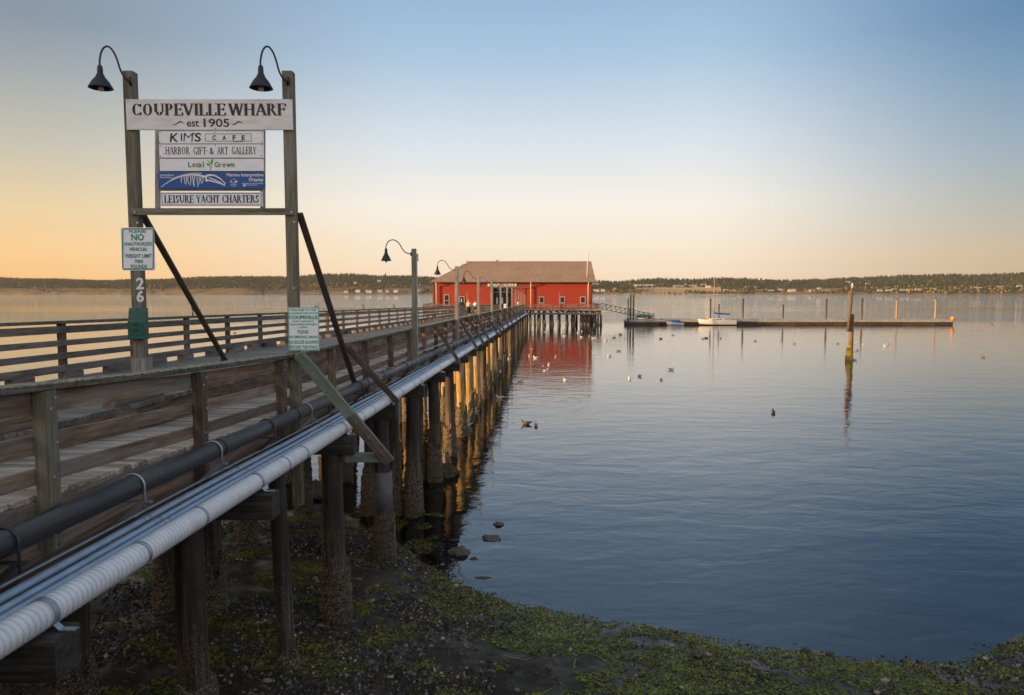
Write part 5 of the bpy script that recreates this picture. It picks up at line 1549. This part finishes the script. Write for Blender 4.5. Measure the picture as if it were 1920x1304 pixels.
for q in ((-3.9, 1.25), (3.6, 1.0)):
    b = MB(); b.tube([(q[0], 0, q[1]), (mx_, 0, BZ(521, SY))], .008, 5); b.build('stay', M['galv'], sb)
b = MB(); b.box((3.85, .3, .75), .28, .3, .7, .04); b.tube([(3.9, .3, .4), (3.95, .3, -.3)], .07, 8); b.build('outboard_motor', M['lamp_black'], sb)
b = MB()
for s in (-1, 1): b.tube([(1.5, s * 1.1, 1.0), (1.5, s * 1.1, 1.55), (3.5, s * .9, 1.5), (3.5, s * .9, .95)], .02, 6)
b.build('rail', M['galv'], sb)
JY = 148.3
js = empty('jet_ski', (BX(1267, JY), JY, .15), 'white jet ski under a blue cover floating beside the dock', 'jet ski')
b = MB(); hull(b, 3.4, 1.15, .34, .9, sheer=.12, z0=-.2); b.build('hull', M['gel'], js)
b = MB(); b.tube([(-1.2, 0, .40), (-.7, 0, .62), (-.25, 0, .82), (.1, 0, .66), (.7, 0, .68), (1.15, 0, .5)], [.10, .30, .22, .25, .28, .12], 10); b.build('cover', M['blue_cloth'], js)
dg = empty('dinghy', (BX(1203, DY + .6), DY + .7, .92), 'small white upturned dinghy on the dock below the kayaks', 'dinghy')
b = MB(); hull(b, 2.6, 1.2, .62, .9, z0=0); b.v = [(x, y, .62 - z) for x, y, z in b.v]; b.f = [list(reversed(f)) for f in b.f]; b.build('hull', M['gel'], dg)
b = MB(); b.beam((-1.2, 0, .67), (1.2, 0, .67), .06, .08); b.build('keel', M['gel'], dg)
kr = empty('kayak_rack', (BX(1209, DY + 2), DY + 2.0, .92), 'low timber rack holding the coloured kayaks on the dock', 'rack')
for x in (-1.0, 1.0):
    b = MB(); b.beam((x, -.5, 0), (x, -.5, 1.0), .08, .08, up=YV); b.beam((x, .5, 0), (x, .5, 1.0), .08, .08, up=YV); b.beam((x, -.6, .42), (x, .6, .42), .08, .08); b.build('upright', M['left_rail'], kr)
for (x, y, z, mt, lb, rot) in ((0, -.3, .50, 'red_p', 'red kayak on the lower level of the rack', .06), (.25, .25, .50, 'orange_p', 'orange kayak behind the red one on the rack', -.05), (-.1, -.2, .86, 'teal', 'teal kayak on top of the rack', -.03), (.1, .3, .9, 'yellow_p', 'yellow kayak at the back of the rack top', .04)):
    o = empty('kayak', (kr.location.x + x, kr.location.y + y, .92 + z), lb, 'kayak', 'kayaks on the rack')
    o.rotation_euler = (0, rot, 0)
    b = MB(); b.tube([(-1.75, 0, .10), (-1.2, 0, .04), (-.5, 0, 0), (.5, 0, 0), (1.2, 0, .04), (1.75, 0, .10)], [.03, .18, .27, .27, .18, .03], 10); b.build('hull', M[mt], o)
    b = MB(); b.ball((0, 0, .2), .4, .2, .09); b.build('cockpit', M['lamp_black'], o)
bu = empty('buoy', (BX(1786.5, DY) + .0, DY - .25, .75), 'orange ball buoy hanging on the right end of the dock', 'buoy')
b = MB(); b.ball((0, 0, .55), .42, .42, .55); b.build('ball', M['orange_p'], bu)
b = MB(); b.tube([(0, 0, 1.05), (0, 0, 1.22)], .09, 8); b.build('eye', M['lamp_black'], bu)
bu2 = empty('buoy', (BX(1330, DY), DY + .4, .9), 'small orange fender buoy on the dock behind the sailboat bow', 'buoy')
b = MB(); b.ball((0, 0, .35), .26, .26, .36); b.build('ball', M['orange_p'], bu2)
b = MB(); b.tube([(0, 0, .68), (0, 0, .80)], .06, 8); b.build('eye', M['lamp_black'], bu2)
# lone piling out in the water, with its broken leaning pole
M['gold_piling'] = wood('orange_brown_piling', (.07, .045, .025), (.14, .085, .045), (.21, .135, .075), fine=14)
M['green_crust'] = plain('olive_barnacle_crust', (.30, .22, .03), .8, nscale=8, namt=.7, bump=.8)
lo = PZ(1592, 676, 0)
lpil = empty('mooring_piling', (lo.x, lo.y, -1), 'lone orange brown piling with a broken pole leaning on it in open water', 'piling')
Yp = lo.y
p_top = PY(1597.5, 589.5, Yp)
b = MB(); b.tube([(0, 0, -1), (.0, 0, 1.2), (.1, 0, 2.5), (p_top.x - lo.x, 0, p_top.z + 1)], [.34, .30, .24, .22], 14); b.build('shaft', M['gold_piling'], lpil)
b = MB(); b.tube([(0, 0, .2), (0, 0, .9), (0, 0, 1.35), (.02, 0, 2.1), (.03, 0, 2.5)], [.33, .38, .37, .31, .24], 14); b.v = [tuple(Vector(v) * 1.0 + Vector((.06 * noise.noise(Vector(v) * 4), .06 * noise.noise(Vector(v) * 4 + Vector((9, 0, 0))), 0))) for v in b.v]; b.build('barnacle_crust', M['green_crust'], lpil)
q0 = PY(1590.5, 622, Yp - .35); q1 = PY(1597.8, 541, Yp - .35)
b = MB(); b.tube([q0 - Vector((lo.x, lo.y, -1)), q1 - Vector((lo.x, lo.y, -1))], [.17, .14], 10); b.build('leaning_pole', M['gold_piling'], lpil)
# ================================================================== BIRDS
M['gull_white'] = plain('white_feathers', (.62, .60, .57), .8, namt=.1)
M['gull_grey'] = plain('grey_feathers', (.25, .26, .28), .8, namt=.2)
M['duck_dark'] = plain('dark_feathers', (.035, .032, .03), .8, namt=.2)
M['duck_brown'] = plain('brown_feathers', (.13, .09, .06), .8, namt=.4)
M['beak'] = plain('yellow_beak', (.45, .28, .06), .5)
def make_bird(name, body, wing, legs=False):
    o = empty(name)
    b = MB()
    b.tube([(-.27, 0, .115), (-.2, 0, .10), (-.1, 0, .075), (0, 0, .06), (.09, 0, .07), (.14, 0, .10), (.165, 0, .15), (.175, 0, .185), (.195, 0, .215), (.225, 0, .222), (.25, 0, .215)],
           [.012, .045, .085, .10, .09, .068, .047, .043, .05, .045, .015], 12)
    b.build('body', body, o)
    for s in (-1, 1):
        b = MB(); vs = []; n = 8
        prof = [(.10, .075, .09), (.04, .098, .135), (-.06, .095, .15), (-.16, .07, .145), (-.25, .035, .145), (-.33, .012, .155)]
        for (x, y, z) in prof:
            vs += [(x, s * (y + .012), z - .05), (x, s * (y + .006), z), (x, s * y * .35, z + .022)]
        fs = []
        for i in range(len(prof) - 1):
            for j in range(2):
                q = (i * 3 + j, i * 3 + j + 1, (i + 1) * 3 + j + 1, (i + 1) * 3 + j); fs.append(q if s < 0 else tuple(reversed(q)))
        b.add(vs, fs, None, None, True); b.build('wing', wing, o)
    b = MB(); b.tube([(.24, 0, .212), (.29, 0, .20), (.31, 0, .19)], [.014, .010, .004], 6); b.build('beak', M['beak'], o)
    if legs:
        b = MB(); b.tube([(.0, .03, -.08), (0, .03, .03)], .008, 5); b.tube([(.0, -.03, -.08), (0, -.03, .03)], .008, 5); b.build('legs', M['beak'], o)
    return o
FL1, FL2, FL3 = 'white gull in the flock on the red reflection below the building', 'white gull scattered on the calm water in front of the dock', 'gull floating close beside the lit pilings of the pier'
G1, G2, G3 = 'gulls below the building', 'gulls in front of the dock', 'gulls beside the pier'
BIRDS = [
 (986, 796, 'j', 180, 'brown gull swimming left beside a smaller pale gull in the near water', None), (1005, 799, 'g', 75, 'pale gull seen from behind right of the brown gull', None),
 (942, 685, 'w', 200, FL3, G3), (915, 731, 'w', 190, FL3, G3), (936, 747, 'w', 185, FL3, G3), (889, 774, 'g', 180, FL3, G3), (878, 775, 'g', 190, FL3, G3), (874, 799, 'g', 185, 'flat pale gull resting at the foot of a barnacled piling', None), (938, 697, 'g', 90, FL3, G3), (953, 667, 'w', 170, FL3, G3), (955, 674, 'w', 200, FL3, G3),
 (975, 716, 'w', 185, 'sunlit gull at the left end of the rippled red reflection', None), (1059, 714, 'g', 100, 'grey gull alone in the middle of the rippled reflection', None),
 (997, 658, 'w', 90, FL1, G1), (993, 669, 'g', 100, FL1, G1), (1004, 672, 'w', 170, FL1, G1), (1042, 670, 'w', 80, FL1, G1), (1018, 691, 'w', 95, FL1, G1), (1029, 685, 'w', 90, FL1, G1), (1023, 696, 'g', 20, FL1, G1), (1059, 631, 'w', 190, FL1, G1), (1054, 626, 'w', 90, FL1, G1), (1083, 625, 'g', 95, FL1, G1), (1091, 622, 'g', 80, FL1, G1), (1086, 629, 'w', 200, FL1, G1), (1090, 633, 'w', 160, FL1, G1), (1105, 632, 'w', 90, FL1, G1), (1112, 635, 'w', 190, FL1, G1), (1117, 634, 'w', 180, FL1, G1), (1124, 635, 'g', 10, FL1, G1), (1136, 639, 'w', 180, FL1, G1), (1021, 623, 'g', 10, FL1, G1),
 (1149, 626, 'g', 90, 'grey gull just right of the platform pilings', None), (1163, 628, 'd', 180, 'dark duck swimming right of the platform, upper of two', None), (1151, 634, 'd', 175, 'dark duck swimming right of the platform, lower of two', None), (1239, 636, 'd', 190, 'dark duck below the jet ski', None), (1262, 629, 'g', 0, 'grey gull just under the jet ski', None),
 (1161, 659, 'g', 0, 'grey gull left of the triple post reflection', None), (1142, 669, 'w', 180, 'sunlit gull left of the triple post reflection, nearer than the grey one', None), (1259, 694, 'g', 0, 'grey gull swimming right in the pale open water', None), (1180, 712, 'g', 95, 'grey gull seen from behind, leftmost of three in a row', None), (1199, 706, 'w', 100, 'sunlit gull in the middle of three in a row', None), (1240, 712, 'g', 100, 'grey gull seen from behind, rightmost of three in a row', None),
 (1318, 636, 'w', 180, FL2, G2), (1322, 634, 'w', 190, FL2, G2), (1325, 635, 'd', 0, 'dark duck beside two gulls below the sailboat', None), (1351, 635, 'w', 90, FL2, G2), (1416, 640, 'w', 180, FL2, G2), (1465, 638, 'w', 90, FL2, G2), (1489, 645, 'g', 95, FL2, G2), (1570, 645, 'w', 180, FL2, G2), (1603, 645, 'w', 10, FL2, G2), (1606, 658, 'w', 180, FL2, G2), (1618, 648, 'w', 90, FL2, G2), (1660, 650, 'w', 180, FL2, G2), (1664, 647, 'w', 200, FL2, G2),
 (1450, 775, 'd', 80, 'dark duck alone in the middle of the blue water', None), (1603, 676, 'g', 0, 'grey gull at the foot of the lone piling', None), (1843, 670, 'j', 90, 'small brown bird alone on the right of the water', None), (1860, 609, 'j', 180, 'tiny brown bird far out right of the dock end', None),
 (234, 592, 'd', 180, 'dark bird on the golden water left of the green box', None), (440, 625, 'd', 180, 'dark duck seen between the rails of the left railing', None), (488, 621, 'd', 0, 'dark duck right of the other seen between the left rails', None),
]
PROTO = {'w': make_bird('gull', M['gull_white'], M['gull_grey']), 'g': make_bird('gull', M['gull_white'], M['gull_grey']), 'd': make_bird('duck', M['duck_dark'], M['duck_dark']), 'j': make_bird('young_gull', M['duck_brown'], M['duck_brown'])}
used = set(); rb = random.Random(17)
def put_bird(kind, loc, rz, label, group, sc=1.0):
    src = PROTO[kind]
    if kind not in used: o = src; used.add(kind)
    else: o = copy_tree(src)
    o.location = loc; o.rotation_euler = (0, 0, R(rz)); o.scale = (sc,) * 3
    for k_ in ('group',):
        if k_ in o: del o[k_]
    tag(o, label, 'duck' if kind == 'd' else 'gull', group)
for (px, py, kd, rz, lb, gp) in BIRDS:
    p = PZ(px, py, 0); put_bird(kd, (p.x, p.y, -.012), rz + rb.uniform(-12, 12), lb, gp, rb.uniform(.86, 1.02))
sg = make_bird('gull', M['gull_white'], M['gull_grey'], True); sg.location = PY(1598, 540.5, Yp - .35) + Vector((0, 0, .08)); sg.rotation_euler = (0, R(-35), R(70)); sg.scale = (1.2,) * 3
tag(sg, 'white gull perched on the tip of the leaning pole', 'gull')
for i, (px, lab) in enumerate(((857, 'dark bird low on the left slope of the brown roof'), (866, 'dark bird halfway up the left slope of the brown roof'), (876, 'dark bird at the top of the left slope of the brown roof'), (932, 'dark bird on the ridge of the brown roof'))):
    if px < 880:
        t = (px - 806) / 73.; p = Vector((E0.x + (R0.x - E0.x) * t, BY - ov + (ym - BY + ov) * t, ze + (R0.z - ze) * t + .08))
    else: p = Vector((PY(px, 491, ym).x, ym, R0.z + .17))
    put_bird('d', p, 60 + 40 * i, lab, None, 1.1)
# ================================================================== PEOPLE
def skin_mesh(name, verts, edges, radii, mat, parent, sub=1):
    me = bpy.data.meshes.new(name); me.from_pydata([tuple(v) for v in verts], edges, [])
    ob = bpy.data.objects.new(name, me); COL.objects.link(ob)
    sk = ob.modifiers.new('s', 'SKIN'); 
    if sub: 
        su = ob.modifiers.new('u', 'SUBSURF'); su.levels = sub; su.render_levels = sub
    lay = me.skin_vertices[0].data if me.skin_vertices else None
    if lay is None:
        bm = bmesh.new(); bm.from_mesh(me); bm.verts.layers.skin.verify(); bm.to_mesh(me); bm.free(); lay = me.skin_vertices[0].data
    for i, r in enumerate(radii): lay[i].radius = (r if isinstance(r, tuple) else (r, r)); lay[i].use_root = (i == 0)
    dg_ = bpy.context.evaluated_depsgraph_get()
    out = bpy.data.meshes.new_from_object(ob.evaluated_get(dg_)); out.name = name
    bpy.data.objects.remove(ob); bpy.data.meshes.remove(me)
    out.materials.clear(); out.materials.append(mat)
    for p in out.polygons: p.use_smooth = True
    o = bpy.data.objects.new(name, out); COL.objects.link(o); o.parent = parent
    return o
M['skin'] = plain('skin', (.48, .29, .20), .6, namt=.05)
def cloth(n, c): 
    if n not in M: M[n] = plain(n, c, .85, namt=.2)
    return M[n]
def person(loc, rz, H, label, top, bottom, hair, skirt=False, shorts=False, hair_long=False, stride=.22):
    o = empty('person', loc, label, 'person'); o.rotation_euler = (0, 0, R(rz)); s = H / 1.75; o.scale = (s, s, s)
    # x is forward
    hipz, kn, an = .92, .50, .08
    V = [(0, 0, .95), (0, 0, 1.12), (0, 0, 1.32), (.0, 0, 1.45), (.02, 0, 1.54), (.03, 0, 1.63), (.025, 0, 1.72)]
    Rr = [(.13, .11), (.12, .10), (.145, .11), (.06, .06), (.055, .06), (.075, .09), (.055, .065)]
    E_ = [(0, 1), (1, 2), (2, 3), (3, 4), (4, 5), (5, 6)]
    def chain(start, pts, rads):
        prev = start
        for p, r in zip(pts, rads): V.append(p); Rr.append(r); E_.append((prev, len(V) - 1)); prev = len(V) - 1
        return prev
    LEGS = {}; ARMS = {}
    for sd in (-1, 1):
        f = stride * sd
        lg = [(.0, sd * .095, hipz - .06), (f * .6 + .05, sd * .10, kn), (f - .02, sd * .10, an), (f + .13, sd * .11, .04)]
        LEGS[sd] = lg; chain(0, lg, [.085, .06, .043, .035])
        am = [(0, sd * .19, 1.40), (-f * .35 - .03, sd * .235, 1.13), (-f * .7 + .06, sd * .23, .90)]
        ARMS[sd] = am; w = chain(2, am, [.05, .04, .028])
        hx, hy, hz = am[2]
        palm = chain(w, [(hx + .015, hy, hz - .06)], [.03])
        for k, (dx, ln) in enumerate(((.03, .07), (.01, .085), (-.01, .08), (-.03, .065))):
            chain(palm, [(hx + .015 + dx, hy, hz - .06 - ln * .6), (hx + .025 + dx, hy - sd * .012, hz - .06 - ln)], [.010, .008])
        chain(w, [(hx + .05, hy - sd * .005, hz - .05), (hx + .065, hy - sd * .01, hz - .085)], [.011, .009])
    V_, R_2 = V, Rr
    body = skin_mesh('body', V_, E_, R_2, M['skin'], o)
    b = MB(); b.ball((.105, 0, 1.635), .02, .014, .022)
    for sd in (-1, 1): b.ball((.02, sd * .083, 1.635), .02, .012, .03)
    for sd in (-1, 1): b.ball((.092, sd * .032, 1.66), .012, .014, .008)
    b.build('face', M['skin'], body)
    b = MB(); b.ball((.0, 0, 1.69), .105, .092, .095, 12, 8)
    if hair_long: b.ball((-.05, 0, 1.56), .075, .10, .20, 12, 8)
    b.build('hair', hair, o)
    # top garment
    tv = [(0, 0, .93), (0, 0, 1.12), (0, 0, 1.34), (0, 0, 1.44)]; tr = [(.155, .135), (.145, .125), (.165, .13), (.075, .075)]; te = [(0, 1), (1, 2), (2, 3)]
    for sd in (-1, 1):
        am = ARMS[sd]; i0 = len(tv); tv += [am[0], am[1], tuple(Vector(am[1]).lerp(Vector(am[2]), .85))]; tr += [.066, .055, .046]; te += [(2, i0), (i0, i0 + 1), (i0 + 1, i0 + 2)]
    skin_mesh('top', tv, te, tr, top, o)
    if skirt:
        b = MB(); b.tube([(0, 0, 1.02), (0, 0, .90), (.01, 0, .65), (.02, 0, .36)], [.14, .175, .21, .25], 16); b.build('skirt', bottom, o)
    else:
        bv = [(0, 0, .97)]; br = [(.15, .13)]; be = []
        for sd in (-1, 1):
            lg = LEGS[sd]; i0 = len(bv)
            if shorts: pts = [lg[0], tuple(Vector(lg[0]).lerp(Vector(lg[1]), .9))]; rs = [.105, .095]
            else: pts = [lg[0], lg[1], tuple(Vector(lg[1]).lerp(Vector(lg[2]), .95))]; rs = [.10, .078, .066]
            bv += pts; br += rs; be += [(0, i0)] + [(i0 + q, i0 + q + 1) for q in range(len(pts) - 1)]
        skin_mesh('trousers' if not shorts else 'shorts', bv, be, br, bottom, o)
    for sd in (-1, 1):
        lg = LEGS[sd]; b = MB(); b.beam((lg[2][0] - .06, lg[2][1], .035), (lg[3][0] + .02, lg[3][1], .035), .085, .07, ch=.02); b.build('shoe', cloth('dark_shoe', (.03, .03, .03)), o)
    return o
def on_deck(u, d): return PT(u, d, z_up(d))
person(on_deck(-8.9, 76), 95, 1.84, 'man in a dark jacket and blue jeans walking along the pier', cloth('dark_jacket', (.02, .022, .035)), cloth('blue_jeans', (.05, .08, .15)), cloth('grey_hair', (.28, .24, .2)))
person(on_deck(-8.05, 75), 260, 1.75, 'woman with long red hair in a pale top and long black skirt', cloth('pale_top', (.55, .42, .30)), cloth('black_skirt', (.012, .012, .014)), cloth('red_hair', (.33, .12, .03)), skirt=True, hair_long=True, stride=.15)
person(on_deck(-8.75, 89), 255, 1.7, 'person in a white shirt and black shorts behind the lamp post', cloth('white_shirt', (.6, .6, .62)), cloth('black_shorts', (.015, .015, .018)), cloth('brown_hair', (.08, .045, .025)), shorts=True)
person(PT(-5.25, 137, z_walk(137)), 250, 1.78, 'person in white clothes near the far end of the pier', cloth('white_shirt', (.6, .6, .62)), cloth('cream_trousers', (.5, .44, .36)), cloth('brown_hair', (.08, .045, .025)))
# ================================================================== HAZE
hz = NT('evening_haze')
pv = hz.n('VolumePrincipled'); pv.inputs['Color'].default_value = (.93, .90, .88, 1); pv.inputs['Density'].default_value = .000026; pv.inputs['Anisotropy'].default_value = .2
hz.l(pv.outputs[0], hz.out.inputs[1])
b = MB(); b.box((0, 1550, 50), 7400, 3800, 109.2, ch=0)
hb = b.build('haze', hz.m); hb['kind'] = 'stuff'
